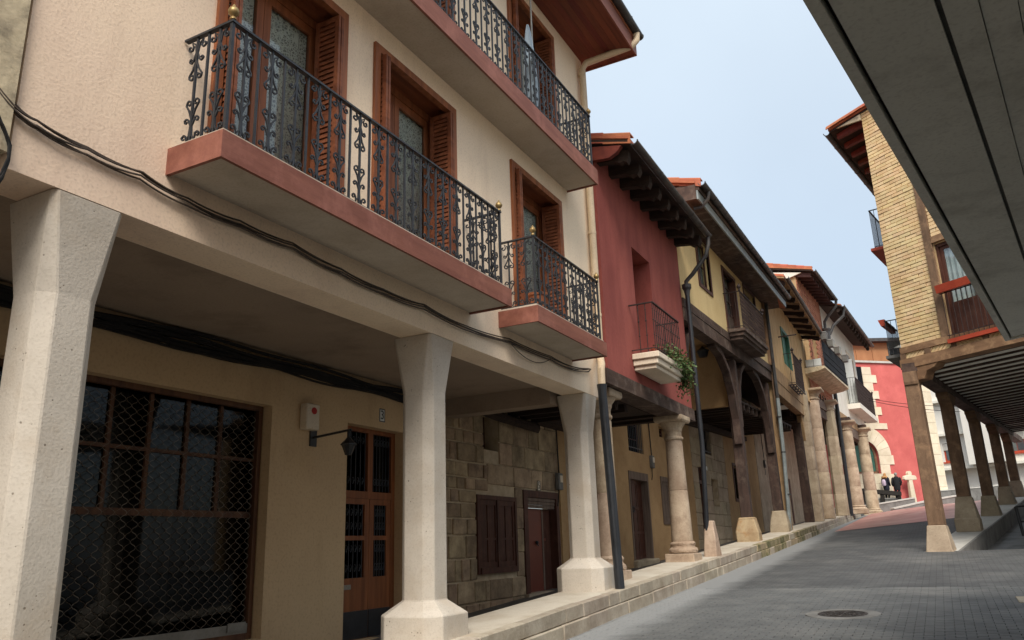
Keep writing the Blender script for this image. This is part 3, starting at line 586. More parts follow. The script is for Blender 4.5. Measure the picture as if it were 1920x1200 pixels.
def gutter(house, A, B, r=.07, mat=None, rings=1.0):
    A, B = V(A), V(B); d = (B-A); k = max(1, int(d.length/rings)); dn = d.normalized()
    side = V((dn.y, -dn.x, 0)).normalized(); sec = lambda p, q: [p + side*math.cos(math.pi+math.pi*i/8)*q + V((0, 0, math.sin(math.pi+math.pi*i/8)*q)) for i in range(9)]
    b = MB(); s0 = sec(A, r) + sec(A, r*.88)[::-1]; s1 = sec(B, r) + sec(B, r*.88)[::-1]; b.loft([s0, s1])
    for i in range(k+1):
        p = A + d*(i/k)*.995; b.loft([sec(p, r*1.1)+sec(p, r*1.0)[::-1], sec(p+dn*.03, r*1.1)+sec(p+dn*.03, r)[::-1]])
    return b.build('gutter', mat or M['gutter'], house)
def pane_grid(parent, fr, u0, u1, z0, z1, n, cols, rows, fm, gm, t=.05, name='window_frame', bars=.028, sub=None):
    """a wooden frame with glazing bars and its pane behind"""
    b = MB(); b.box(fr, u0, u0+t, n-.04, n, z0, z1).box(fr, u1-t, u1, n-.04, n, z0, z1).box(fr, u0+t, u1-t, n-.04, n, z0, z0+t).box(fr, u0+t, u1-t, n-.04, n, z1-t, z1)
    for i in range(1, cols): u = u0+(u1-u0)*i/cols; b.box(fr, u-bars/2, u+bars/2, n-.036, n-.004, z0+t, z1-t)
    for j in range(1, rows): z = z0+(z1-z0)*j/rows; b.box(fr, u0+t, u1-t, n-.034, n-.006, z-bars/2, z+bars/2)
    f = b.build(name, fm, parent)
    g = MB().quad(fr.p(u0+t*.8, n-.02, z0+t*.8), fr.p(u1-t*.8, n-.02, z0+t*.8), fr.p(u1-t*.8, n-.02, z1-t*.8), fr.p(u0+t*.8, n-.02, z1-t*.8)).build('pane', gm, sub or parent)
    return f
def room(parent, fr, u0, u1, z0, z1, n0, n1, mat=None):
    """dark box behind an opening"""
    b = MB(); P = fr.p
    b.quad(P(u0, n0, z0), P(u1, n0, z0), P(u1, n0, z1), P(u0, n0, z1)); b.quad(P(u0, n0, z0), P(u0, n1, z0), P(u0, n1, z1), P(u0, n0, z1)); b.quad(P(u1, n0, z0), P(u1, n1, z0), P(u1, n1, z1), P(u1, n0, z1))
    b.quad(P(u0, n0, z1), P(u1, n0, z1), P(u1, n1, z1), P(u0, n1, z1)); b.quad(P(u0, n0, z0), P(u1, n0, z0), P(u1, n1, z0), P(u0, n1, z0))
    return b.build('room', mat or M['interior'], parent)
def roof_slab(house, fr, u0, u1, n0, z0, n1, z1, t=.1, mat=None):
    """sloping roof: eave edge at (n0,z0), upper edge at (n1,z1)"""
    b = MB(); b.prism([fr.p(u0, n0, z0), fr.p(u0, n1, z1), fr.p(u0, n1, z1+t), fr.p(u0, n0, z0+t)], fr.d*(u1-u0))
    return b.build('roof', mat or M['terracotta'], house)
def barrel(house, A, B, r=.1, mat=None):
    """one curved clay tile from A (lower) to B"""
    A, B = V(A), V(B); d = (B-A).normalized(); sd = d.cross(V((0, 0, 1))).normalized(); up = sd.cross(d)
    sec = lambda p, q: [p + sd*math.cos(math.pi*i/6)*q + up*math.sin(math.pi*i/6)*q for i in range(7)]
    b = MB(); b.loft([sec(A, r)+sec(A, r*.8)[::-1], sec(B, r*.84)+sec(B, r*.66)[::-1]])
    return b.build('roof_tile', mat or M['terracotta'], house)

# ================================================================== cream house (number 3)
H = thing('cream_house', (-4.6, 7.2, gz(7.2)), 'cream rendered house with long wrought iron balconies on three flared concrete pillars', 'house')
hW = [(3.82, 5.42, 4.5, 6.88), (5.87, 7.49, 4.5, 6.85), (8.95, 10.64, 4.5, 6.83), (5.9, 7.5, 7.42, 9.86), (9.04, 10.68, 7.42, 9.86)]
MB().wall(FL, 2.415, 11.96, 3.87, 10.16, -.4, 0, hW).build('wall', M['cream'], H)
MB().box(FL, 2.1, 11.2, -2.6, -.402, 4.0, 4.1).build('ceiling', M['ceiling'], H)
MB().box(FL, 11.0, 11.3, -2.4, -.5, 3.72, 3.999).build('cross_beam', M['ceiling'], H)
MB().box(FL, 10.18, 11.95, -2.75, -.402, 4.101, 10.1).box(FL, 2.42, 2.62, -2.75, -.402, 4.101, 10.1).build('side_wall', M['cream'], H)
XB = -2.4                                       # arcade back wall
A = FL.px(165, 702, XB); B_ = FL.px(490, 767, XB); Cc = FL.px(463, 1180, XB)
su0, su1, sz1 = 3.75, FL.px(492, 1181, XB)[0]-.02, FL.px(516, 762, XB)[1]; sz0 = FL.px(463, 1180, XB)[1]-.12
du0 = FL.px(652, 795, XB)[0]; du1 = FL.px(757, 812, XB)[0]; dz1 = FL.px(652, 795, XB)[1]+.02; dz0 = gz(9.3)-.03
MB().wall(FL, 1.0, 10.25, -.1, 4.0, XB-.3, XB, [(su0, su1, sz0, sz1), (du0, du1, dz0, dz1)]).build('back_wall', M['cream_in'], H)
# shop window with a wire roller grille
sw = thing_part('shop_window', H, FL.p((su0+su1)/2, XB, sz0))
nf = XB-.13
fu0, fu1 = su0+.02, su1-.02
b = MB(); b.box(FL, fu0, fu0+.06, nf-.06, nf, sz0, sz1).box(FL, fu1-.06, fu1, nf-.06, nf, sz0, sz1).box(FL, fu0+.06, fu1-.06, nf-.06, nf, sz1-.06, sz1).box(FL, fu0+.06, fu1-.06, nf-.06, nf, sz0, sz0+.07)
b.build('frame', M['shopwood'], sw)
nm = nf-.08
t1 = FL.px(300, 845, nm)[1]; t2 = FL.px(300, 961, nm)[1]
MB().box(FL, fu0, fu1, nm-.05, nm, t2-.035, t2+.035).build('transom', M['shopwood'], sw)
MB().box(FL, fu0, fu1, nm-.04, nm-.005, t1-.02, t1+.02).build('glazing_bar', M['shopwood'], sw)
for xx in (203, 279, 350, 413):
    u = FL.px(xx, 830, nm)[0]; MB().box(FL, u-.022, u+.022, nm-.045, nm-.003, t2+.035, sz1-.06).build('glazing_bar', M['shopwood'], sw)
u = FL.px(125, 830, nm)[0]; MB().box(FL, u-.022, u+.022, nm-.045, nm-.003, t2+.035, sz1-.06).build('glazing_bar', M['shopwood'], sw)
MB().quad(FL.p(fu0, nm-.03, sz0), FL.p(fu1, nm-.03, sz0), FL.p(fu1, nm-.03, sz1), FL.p(fu0, nm-.03, sz1)).build('pane', M['dglass'], sw)
room(sw, FL, su0-.3, su1+.3, sz0-.3, sz1+.3, XB-1.6, XB-.31)
MB().box(FL, su1-1.25, su1-.45, XB-1.1, XB-1.05, sz0, sz1-.5).build('display_board', M['roomback'], sw)
MB().box(FL, su0+1.0, su0+1.12, XB-1.1, XB-1.05, sz0, t2).build('display_board', M['roomback'], sw)
MB().box(FL, fu0+.06, fu1-.06, nf-.03, nf-.005, sz0+.07, sz0+.17).build('shutter_bar', M['alu'], sw)
MB().box(FL, fu1-.36, fu1-.1, nf-.004, nf+.012, sz0+.10, sz0+.19).build('lock_plate', M['alu'], sw)
b = MB(); cw, chh = .068, .112; k = int((fu1-fu0-.12)/cw); rows = int((sz1-sz0-.25)/chh*2)
for i in range(k+1):
    pts = []
    for j in range(rows*3+1):
        ph = j/3*math.pi; a_ = .5*cw*math.cos(ph)*(1 if i % 2 else -1); a_ = math.copysign(abs(a_)**.8*(.5*cw)**.2, a_)
        pts.append(FL.p(fu0+.06+i*cw+a_, nf-.02+(.006 if i % 2 else 0), sz0+.17+j/3*chh/2))
    b.tube([p for p in pts if p.z < sz1-.06], .0036, 3)
b.build('wire_grille', M['wire'], sw, merge=False, kind='stuff')
# double door with iron grilles and transom lights
dr = thing_part('entrance_door', H, FL.p((du0+du1)/2, XB, dz0))
nd = XB-.16
tz = FL.px(650, 926, nd)[1]
um = FL.px(684, 1000, nd)[0]+.1
b = MB(); b.box(FL, du0, du0+.05, nd-.08, nd, dz0, dz1).box(FL, du1-.09, du1, nd-.08, nd, dz0, dz1).box(FL, du0+.05, du1-.09, nd-.08, nd, dz1-.06, dz1).box(FL, du0+.05, du1-.09, nd-.08, nd+.004, tz-.05, tz+.05).box(FL, um-.055, um+.055, nd-.08, nd, tz+.05, dz1-.06)
b.build('door_frame', M['dooroak'], dr)
def grillework(u0, u1, z0, z1, n, parent, k):
    b = MB()
    for i in range(k):
        u = u0+(i+.5)*(u1-u0)/k; b.tube([FL.p(u, n, z0), FL.p(u, n, z1)], .008, 4)
        if i < k-1:
            um_ = u+(u1-u0)/k/2
            for zz in (z0+.12, z1-.12):
                b.tube([FL.p(um_+math.cos(t*.7)*.03*(1-t/14), n, zz+math.sin(t*.7)*.07*(1-t/14)) for t in range(12)], .006, 3)
    b.build('iron_grille', M['iron'], parent, merge=False)
for a, c in ((du0+.05, um-.055), (um+.055, du1-.09)):
    MB().quad(FL.p(a, nd-.05, tz+.05), FL.p(c, nd-.05, tz+.05), FL.p(c, nd-.05, dz1-.06), FL.p(a, nd-.05, dz1-.06)).build('pane', M['dglass'], dr)
    grillework(a, c, tz+.06, dz1-.07, nd-.02, dr, 6)
for a, c in ((du0+.052, um-.004), (um+.004, du1-.092)):
    b = MB(); st = .10; z_k = dz0+.36; z_m0 = dz0+.78; z_m1 = (z_m0 + tz-.06)/2
    b.box(FL, a, a+st, nd-.05, nd-.006, dz0, tz-.052).box(FL, c-st, c, nd-.05, nd-.006, dz0, tz-.052)
    b.box(FL, a+st, c-st, nd-.05, nd-.006, z_k-.36, z_m0).box(FL, a+st, c-st, nd-.05, nd-.006, z_m1-.03, z_m1+.03).box(FL, a+st, c-st, nd-.05, nd-.006, tz-.13, tz-.052)
    b.build('door_leaf', M['dooroak'], dr)
    for q0, q1 in ((z_m0, z_m1-.03), (z_m1+.03, tz-.13)):
        MB().quad(FL.p(a+st, nd-.04, q0), FL.p(c-st, nd-.04, q0), FL.p(c-st, nd-.04, q1), FL.p(a+st, nd-.04, q1)).build('pane', M['dglass'], dr)
        grillework(a+st, c-st, q0, q1, nd-.015, dr, 5)
    MB().box(FL, a+.004, c-.004, nd-.005, nd+.004, dz0+.01, z_k).build('kick_plate', M['blackpipe'], dr)
MB().box(FL, du0+.09, du0+.33, nd-.005, nd+.008, dz0+.64, dz0+.70).build('letter_slot', M['alu'], dr)
room(dr, FL, du0-.2, du1+.2, dz0-.1, dz1+.2, XB-1.2, XB-.31)
for yc, zs, zf in ((2.96, .78, 3.22), (7.19, .985, 3.26), (11.47, 1.285, 3.28)): pillar(H, yc, zs, zf)
# balconies
def wood_balcony(u0, u1, z0, z1, depth, cap=.03):
    MB().box(FL, u0+.03, u1-.03, .0, depth-.03, z0+.02, z1+cap).build('balcony_slab', M['slab'], H)
    MB().box(FL, u0, u1, depth-.029, depth, z0, z1).build('balcony_fascia', M['redwood'], H)
    for u, s_ in ((u0, 1), (u1, -1)): MB().box(FL, min(u, u+s_*.029), max(u, u+s_*.029), .0, depth-.03, z0, z1).build('balcony_fascia', M['redwood'], H)
wood_balcony(3.49, 7.80, 4.278, 4.49, .56); wood_balcony(8.49, 10.81, 4.275, 4.485, .56); wood_balcony(2.45, 10.98, 7.13, 7.39, .54)
scroll_railing(H, FL, 3.56, 7.66, .50, 4.53, 5.42, M['iron'], fin=(3.56, 7.66))
scroll_railing(H, FL, 8.56, 10.72, .50, 4.53, 5.42, M['iron'], fin=(8.56, 10.72))
scroll_railing(H, FL, 2.52, 10.9, .48, 7.43, 8.33, M['iron'], fin=(10.9,))
# french windows with louvred folding shutters and lace curtains
def french_window(u0, u1, z0, z1):
    fw = thing_part('french_window', H, FL.p((u0+u1)/2, 0, z0))
    b = MB(); c = .09
    b.box(FL, u0-.0, u0+c, -.04, .035, z0, z1).box(FL, u1-c, u1, -.04, .035, z0, z1).box(FL, u0+c, u1-c, -.04, .035, z1-c, z1)
    b.build('casing', M['brown'], fw)
    b = MB(); b.box(FL, u0+.004, u0+.03, -.398, -.041, z0, z1-.005).box(FL, u1-.03, u1-.004, -.398, -.041, z0, z1-.005).box(FL, u0+.031, u1-.031, -.398, -.041, z1-.03, z1-.005)
    b.build('reveal_lining', M['brownY'], fw)
    n = -.30; a, d = u0+.032, u1-.032
    b = MB(); b.box(FL, a, a+.06, n-.06, n, z0, z1-.032).box(FL, d-.06, d, n-.06, n, z0, z1-.032).box(FL, a+.06, d-.06, n-.06, n, z1-.13, z1-.032); b.build('door_frame', M['brown'], fw)
    mid = (a+d)/2
    for q0, q1 in ((a+.062, mid-.003), (mid+.003, d-.062)):
        b = MB(); s_ = .085
        b.box(FL, q0, q0+s_, n-.05, n-.01, z0+.02, z1-.135).box(FL, q1-s_, q1, n-.05, n-.01, z0+.02, z1-.135).box(FL, q0+s_, q1-s_, n-.05, n-.01, z0+.02, z0+.3).box(FL, q0+s_, q1-s_, n-.05, n-.01, z1-.225, z1-.135)
        b.build('door_leaf', M['brown'], fw)
        MB().quad(FL.p(q0+s_, n-.03, z0+.3), FL.p(q1-s_, n-.03, z0+.3), FL.p(q1-s_, n-.03, z1-.225), FL.p(q0+s_, n-.03, z1-.225)).build('pane', M['glass'], fw)
        b = MB(); k = 14                         # gathered lace
        for i in range(k):
            f_ = lambda i: (q0+s_+(q1-q0-2*s_)*i/k, n-.07+.012*math.sin(i*1.9))
            (ua, na), (ub, nb) = f_(i), f_(i+1); b.quad(FL.p(ua, na, z0+.25), FL.p(ub, nb, z0+.25), FL.p(ub, nb, z1-.2), FL.p(ua, na, z1-.2))
        b.build('lace_curtain', M['lace'], fw)
    def shutter(uc, n_out, side):
        """two louvred leaves folded back against the reveal"""
        for li in range(2):
            ua = uc + side*(.045*li); b = MB(); na, nb = n_out-.30, n_out
            x0, x1 = min(ua, ua+side*.032), max(ua, ua+side*.032); zb, zt = z0+.03, z1-.12
            b.box(FL, x0, x1, na, na+.05, zb, zt).box(FL, x0, x1, nb-.05, nb, zb, zt).box(FL, x0, x1, na+.05, nb-.05, zb, zb+.12).box(FL, x0, x1, na+.05, nb-.05, zt-.06, zt).box(FL, x0, x1, na+.05, nb-.05, (zb+zt)/2-.04, (zb+zt)/2+.04)
            for s0, s1 in ((zb+.12, (zb+zt)/2-.04), ((zb+zt)/2+.04, zt-.06)):
                k = int((s1-s0)/.055)
                for j in range(k):
                    z = s0+(j+.5)*(s1-s0)/k
                    xm = (x0+x1)/2; d_ = .013*side
                    b.hexa([FL.p(xm-.012-d_*0, na+.05, z-.024), FL.p(xm+.0, na+.05, z-.024), FL.p(xm+.0, nb-.05, z-.024), FL.p(xm-.012, nb-.05, z-.024),
                            FL.p(xm+.0, na+.05, z+.024), FL.p(xm+.012, na+.05, z+.024), FL.p(xm+.012, nb-.05, z+.024), FL.p(xm+.0, nb-.05, z+.024)])
            b.build('louvred_shutter', M['louvre'], fw, merge=False)
    shutter(u0+.10, .10, 1); shutter(u1-.10, .06, -1)
    room(fw, FL, u0-.1, u1+.1, z0-.05, z1+.05, -1.4, -.405, M['roomback'])
for h in hW: french_window(*h)
# roof, eave boards, gutter and downpipe
b = MB(); 
for i in range(8):
    n0, n1 = .02+i*.115, .02+i*.115+.111; MB().box(FL, 1.5, 12.25, n0, n1, 10.135, 10.16).build('eave_board', M['soffitwood'], H)
MB().box(FL, 1.5, 12.28, .94, .97, 10.12, 10.42).build('eave_fascia', M['redwood'], H)
MB().box(FL, 12.252, 12.28, -.4, .94, 10.12, 10.42).build('eave_fascia', M['redwood'], H)
MB().box(FL, 11.962, 12.25, -4, .018, 10.135, 10.16).build('eave_board', M['soffitwood'], H); MB().box(FL, 1.5, 11.962, .0005, .0195, 10.136, 10.159).build('eave_board', M['soffitwood'], H)
roof_slab(H, FL, 1.5, 12.3, .98, 10.43, -5, 12.4)
gutter(H, FL.p(1.5, 1.04, 10.52), FL.p(12.33, 1.04, 10.52), .075, rings=.6)
q = [FL.p(12.12, 1.04, 10.47), FL.p(12.12, 1.03, 10.33), FL.p(12.06, .95, 10.2), FL.p(11.9, .5, 10.06), FL.p(11.8, .16, 9.97), FL.p(11.76, .09, 9.85), FL.p(11.76, .08, 4.55)]
MB().tube(q, .062, 12).build('downpipe', M['creampipe'], H, smooth=True)
for z in (9.7, 8.2, 6.65, 5.2): MB().tube([FL.p(11.76, .08, z), FL.p(11.76, .08, z+.05)], .07, 12).build('pipe_collar', M['creampipe'], H)
uE = FL.px(1127, 700, .17)[0]
q = [FL.p(11.76, .08, 4.54), FL.p(11.72, .1, 4.45), FL.p(uE+.1, .15, 4.36), FL.p(uE+.01, .17, 4.27), FL.p(uE, .17, 4.0)]
MB().tube(q, .06, 12).build('pipe_elbow', M['creampipe'], H, smooth=True)
pb = FL.px(1163, 1110, .27); pt_ = FL.px(1129, 700, .2)
MB().tube([FL.p(uE, .17, 4.02), FL.p(uE, .17, 3.92), FL.p((uE+pb[0])/2, .22, 2.5), FL.p(pb[0], .27, WT(pb[0])-.02)], [.08, .07, .07, .07], 12).build('cast_iron_downpipe', M['blackpipe'], H, smooth=True)

# things on and under the cream house
def cable(name, pts, label, r=.011, strands=4, mat=None, sag=0, clip=True, parent=None):
    b = MB(); NS = 6 if len(pts) > 2 else 18
    for s_ in range(strands):
        P = []
        for i in range(len(pts)-1):
            A_, B2 = V(pts[i]), V(pts[i+1])
            for j in range(NS):
                t = j/NS; p = A_.lerp(B2, t); off = V((r*.6*math.sin(i*1.3+j*.22+s_*2.1), r*.5*math.sin(i*.9+s_), r*(1.2*math.sin(i*1.1+j*.18+s_*1.7)))); off.z += -sag*4*t*(1-t)*(.6+.4*((s_*37) % 5)/4)
                P.append(p+off+V((0, 0, (s_-strands/2)*r*1.1)))
        P.append(V(pts[-1])); b.tube(P, r*.62, 5)
    return b.build(name, mat or M['cable'], parent, merge=False, label=label, cat='cable', smooth=True)
cp = [FL.p(*( (FL.px(x, y, .03)[0]), .03, FL.px(x, y, .03)[1])) for x, y in ((-30, 122), (25, 200), (70, 232), (165, 281), (265, 324), (350, 375), (450, 420), (550, 462), (640, 508), (720, 545), (795, 572), (870, 612), (955, 639), (1033, 672), (1075, 690), (1108, 692))]
cable('facade_cable', cp, 'bundle of thin cables clipped along the cream beam under the balconies', .012, 5, M['cableold'], .02)
cp = [FL.p(FL.px(x, y, .03)[0], .03, FL.px(x, y, .03)[1]) for x, y in ((955, 640), (1033, 672))]
cable('hanging_cable', cp, 'single cable hanging in a loop below the short balcony', .009, 1, M['cableold'], .26)
cp = [FL.p(u, XB+.06, z) for u, z in ((2.0, 3.84), (4.0, 3.86), (5.0, 3.87), (6.4, 3.86), (8.2, 3.85), (10.2, 3.84))]
b = MB()
for s_ in range(11):
    P = []; dz = rnd.uniform(-.11, .05); dn = rnd.uniform(0, .07)
    for i in range(40):
        u = 2.0+i*8.2/39; P.append(FL.p(u, XB+.03+dn+.01*math.sin(u*3+s_), 3.9+dz+.025*math.sin(u*1.3+s_*1.7)-.02*math.sin(u*2.9+s_)))
    b.tube(P, rnd.uniform(.012, .024), 5)
b.build('cable_bundle', M['cable'], None, merge=False, smooth=True, label='thick bundle of black cables under the portico ceiling above the shop window', cat='cable')
al = FL.px(577, 803, XB+.14); ah = FL.px(599, 768, XB+.14)
sb = thing('alarm_box', FL.p(al[0]+.1, XB, al[1]), 'cream alarm box with a red mark above the wall lamp', 'alarm')
sbu = al[0]; szz = FL.px(586, 806, XB+.1)[1]
MB().box(FL, sbu+.0, sbu+.24, XB, XB+.12, szz, szz+.33).build('casing', M['plastic'], sb, bevel=.012)
c0 = FL.p(sbu+.13, XB+.121, szz+.24); b = MB(); b.prism([c0+V((0, math.cos(t*math.pi/6)*.05, math.sin(t*math.pi/6)*.045)) for t in range(12)], (.003, 0, 0)); b.build('red_mark', M['redmark'], sb)
def plate(u, z, n, label, txt, fr=FL, wd=.13, ht=.19, mat=None):
    t = thing('house_number_plate', fr.p(u, n, z-ht/2), label, 'number plate')
    MB().box(fr, u-wd/2, u+wd/2, n, n+.008, z-ht/2, z+ht/2).build('plate', mat or M['enamel'], t)
    b = MB(); e = .012
    for x0, x1, y0, y1 in ((-wd/2, wd/2, ht/2-e, ht/2), (-wd/2, wd/2, -ht/2, -ht/2+e), (-wd/2, -wd/2+e, -ht/2+e, ht/2-e), (wd/2-e, wd/2, -ht/2+e, ht/2-e)): b.box(fr, u+x0, u+x1, n+.008, n+.0095, z+y0, z+y1)
    b.build('border', M['ink'], t)
    if txt:
        cu = bpy.data.curves.new('numeral', 'FONT'); cu.body = txt; cu.size = ht*.95; cu.align_x = 'CENTER'; cu.align_y = 'CENTER'; cu.extrude = .001
        tmp = bpy.data.objects.new('tmp', cu); COL.objects.link(tmp); dg = bpy.context.evaluated_depsgraph_get()
        me = bpy.data.meshes.new_from_object(tmp.evaluated_get(dg)); bpy.data.objects.remove(tmp); me.materials.clear(); me.materials.append(M['ink'])
        o = link('numeral', me, fr.p(u, n+.0095, z), t); o.rotation_euler = (math.pi/2, 0, math.atan2(fr.d.y, fr.d.x))
    return t
pu, pz_ = FL.px(716, 779, XB); plate(pu, pz_, XB, 'small white number plate 3 above the oak double door', '3')
# wall lamp on an arm
lu, lz = FL.px(585, 821, XB)
wl = thing('wall_lamp', FL.p(lu, XB, lz-.12), 'black lantern hanging from an iron arm beside the oak door', 'lamp')
MB().box(FL, lu-.05, lu+.07, XB, XB+.02, lz-.11, lz+.11).build('wall_plate', M['blackpipe'], wl)
e = .62
MB().tube([FL.p(lu, XB+.02, lz), FL.p(lu+.02, XB+e, lz+.05)], .016, 6).build('arm', M['blackpipe'], wl)
cx_ = FL.p(lu+.02, XB+e-.04, lz-.2)
MB().tube([cx_+V((0, 0, .25)), cx_+V((0, 0, .16))], .022, 6).build('hook', M['blackpipe'], wl)
MB().lathe(cx_, [(.005, -.07), (.04, -.065), (.085, .05), (.1, .06), (.1, .072), (.05, .12), (.02, .16)], 8).build('lantern', M['blackpipe'], wl)
# flower pot on the short balcony
fp = thing('flower_pot', FL.p(9.05, .3, 4.53), 'terracotta flower pot on the short balcony behind the railing', 'flower pot')
MB().lathe(FL.p(9.05, .3, 4.53), [(.09, 0), (.14, .24), (.155, .245), (.155, .28), (.12, .28), (.11, .2)], 16).build('pot', M['terracotta'], fp, smooth=True)
pu_ = FL.px(998, 84, .40)
pp = thing('parasol', FL.p(pu_[0], .40, 7.42), 'furled pale blue grey parasol on a thin pole on the upper balcony', 'parasol')
MB().tube([FL.p(pu_[0], .40, 7.42), FL.p(pu_[0], .40, 9.6)], .014, 6).build('pole', M['alu'], pp)
b = MB(); q_ = FL.p(pu_[0]-.05, .36, 0); b.loft([[q_+V((math.cos(i*math.pi/5)*r*(1 if i % 2 else .75), math.sin(i*math.pi/5)*r*(1 if i % 2 else .75), z)) for i in range(10)] for z, r in ((7.45, .1), (7.8, .12), (8.3, .1), (8.75, .05), (8.9, .02))]); b.build('furled_cloth', M['pale_blue'], pp)
# neighbour with old plaster at the left edge
nb = thing('old_plaster_house', (-4.6, -4, gz(-4)), 'old house with cracked flaking plaster at the left edge', 'house')
MB().wall(FL, -9, 2.38, 3.95, 10.5, -.4, .04, [(-2, -.9, 5, 7)]).build('wall', M['oldplaster'], nb)
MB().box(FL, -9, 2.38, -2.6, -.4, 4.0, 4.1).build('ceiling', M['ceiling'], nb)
MB().box(FL, -9, .98, -2.7, XB-.02, -.6, 4.0).build('back_wall', M['tanplaster'], nb)
roof_slab(nb, FL, -9, 1.49, .8, 10.52, -5, 12.4)
b = MB(); b.loft([[FL.p(1.3+dx, -.3+dn, z) for dx, dn in ((-.22, -.22), (.22, -.22), (.22, .22), (-.22, .22))] for z in (0, 3.95)]); b.build('stone_pier', M['concrete'], nb)
cable('drop_cable', [FL.p(FL.px(x, y, .07)[0], .07, FL.px(x, y, .07)[1]) for x, y in ((-25, 170), (3, 232), (18, 270), (16, 300), (4, 330), (-10, 350))], 'dark cable dropping down the old plaster at the left edge', .012, 3, M['cable'])

# ================================================================== stone house (number 5) behind the portico
H = thing('stone_house', (-7.0, 12, gz(12)), 'ashlar stone house front under the portico with panelled shutters and brown door', 'house')
s0, s1 = 10.26, FL.px(1058, 900, XB)[0]
wu0, wz1 = FL.px(892, 927, XB); wu1 = FL.px(966, 936, XB)[0]; wz0 = FL.px(892, 1078, XB)[1]
eu0, ez1 = FL.px(979, 918, XB); eu1 = FL.px(1045, 935, XB)[0]; ez0 = gz(13.9)
hu0, hz1 = FL.px(905, 772, XB); hu1, hz0 = FL.px(936, 847, XB)
hol = [(wu0, wu1, wz0, wz1), (eu0, eu1, ez0-.2, ez1), (hu0, hu1, hz0, hz1)]
MB().wall(FL, s0, s1, .2, 4.25, XB-.35, XB-.02, hol).build('wall', M['mortar'], H)
def stones(parent, fr, u0, u1, z0, z1, n, holes, mat, hr=(.28, .42), lr=(.35, .95), dep=.05, name='stone', j=.007):
    z = z0
    while z < z1-.05:
        h = min(rnd.uniform(*hr), z1-z); 
        if z1-z-h < .12: h = z1-z
        cuts = [u0]; 
        while cuts[-1] < u1: cuts.append(min(u1, cuts[-1]+rnd.uniform(*lr)))
        for h_ in holes:
            if h_[3] > z+.02 and h_[2] < z+h-.02: cuts = [c for c in cuts if not (h_[0]-.12 < c < h_[1]+.12)] + [h_[0], h_[1]]
        cuts = sorted(set(c for c in cuts if u0 <= c <= u1))
        for a, c in zip(cuts[:-1], cuts[1:]):
            if c-a < .03: continue
            za, zb = z, z+h; bad = False
            for h_ in holes:
                if h_[0]-.01 < (a+c)/2 < h_[1]+.01 and h_[3] > za+.02 and h_[2] < zb-.02:
                    if za < h_[2]-.06: zb = h_[2]
                    elif zb > h_[3]+.06: za = h_[3]
                    else: bad = True
            if bad: continue
            b = MB().box(fr, a+j, c-j, n-dep, n+rnd.uniform(-.004, .012), za+j, zb-j).jitter(.006)
            b.build(name, mat, parent, bevel=.01)
        z += h
stones(H, FL, s0, 12.35, .35, 4.1, XB+.005, hol, M['stone'], (.2, .42), (.18, .6), j=.014); stones(H, FL, 12.35, s1-.3, .35, 4.1, XB+.005, hol, M['stone'], (.3, .46), (.4, 1.1))
MB().box(FL, s1-.28, s1, XB-.3, XB+.02, .3, 4.2).build('corner_strip', M['tanplaster'], H)
# window with panelled shutters
wn = thing_part('shuttered_window', H, FL.p((wu0+wu1)/2, XB, wz0))
b = MB(); t = .075; n = XB+.03
b.box(FL, wu0, wu0+t, n-.12, n, wz0, wz1).box(FL, wu1-t, wu1, n-.12, n, wz0, wz1).box(FL, wu0+t, wu1-t, n-.12, n, wz1-t, wz1).box(FL, wu0+t, wu1-t, n-.12, n+.02, wz0, wz0+.1); b.build('frame', M['doordark'], wn)
mid = (wu0+wu1)/2
def panelled(a, c, z0, z1, n, parent, mat, cols=2, rows=((.0, .38), (.42, 1.0)), name='shutter', st=.07):
    b = MB(); b.box(FL, a, c, n-.045, n-.02, z0, z1)
    zs = [z0+.09+(z1-z0-.18)*f for r in rows for f in r]
    b.box(FL, a, a+st, n-.02, n, z0, z1).box(FL, c-st, c, n-.02, n, z0, z1)
    pw = (c-a-2*st); 
    for i in range(1, cols): u = a+st+pw*i/cols; b.box(FL, u-.025, u+.025, n-.02, n-.001, z0+.02, z1-.02)
    bands = [(z0, z0+.09)] + [(z0+.09+(z1-z0-.18)*rows[i][1], z0+.09+(z1-z0-.18)*rows[i+1][0]) for i in range(len(rows)-1)] + [(z1-.09, z1)]
    for q0, q1 in bands: b.box(FL, a+st, c-st, n-.02, n-.0005, q0, q1)
    for r in rows:
        q0, q1 = z0+.09+(z1-z0-.18)*r[0], z0+.09+(z1-z0-.18)*r[1]
        for i in range(cols):
            ua = a+st+pw*i/cols+(.025 if i else 0)+.02; ub = a+st+pw*(i+1)/cols-(.025 if i < cols-1 else 0)-.02
            if ub-ua > .02: b.prism([FL.p(ua, n-.02, q0+.02), FL.p(ub, n-.02, q0+.02), FL.p(ub, n-.02, q1-.02), FL.p(ua, n-.02, q1-.02)], FL.n*.01)
    return b.build(name, mat, parent, merge=False)
panelled(wu0+t, mid-.003, wz0+.1, wz1-t, n-.02, wn, M['doordark']); panelled(mid+.003, wu1-t, wz0+.1, wz1-t, n-.02, wn, M['doordark'])
MB().box(FL, mid-.028, mid+.028, n-.019, n+.002, wz0+.1, wz1-t).build('cover_strip', M['doordark'], wn)
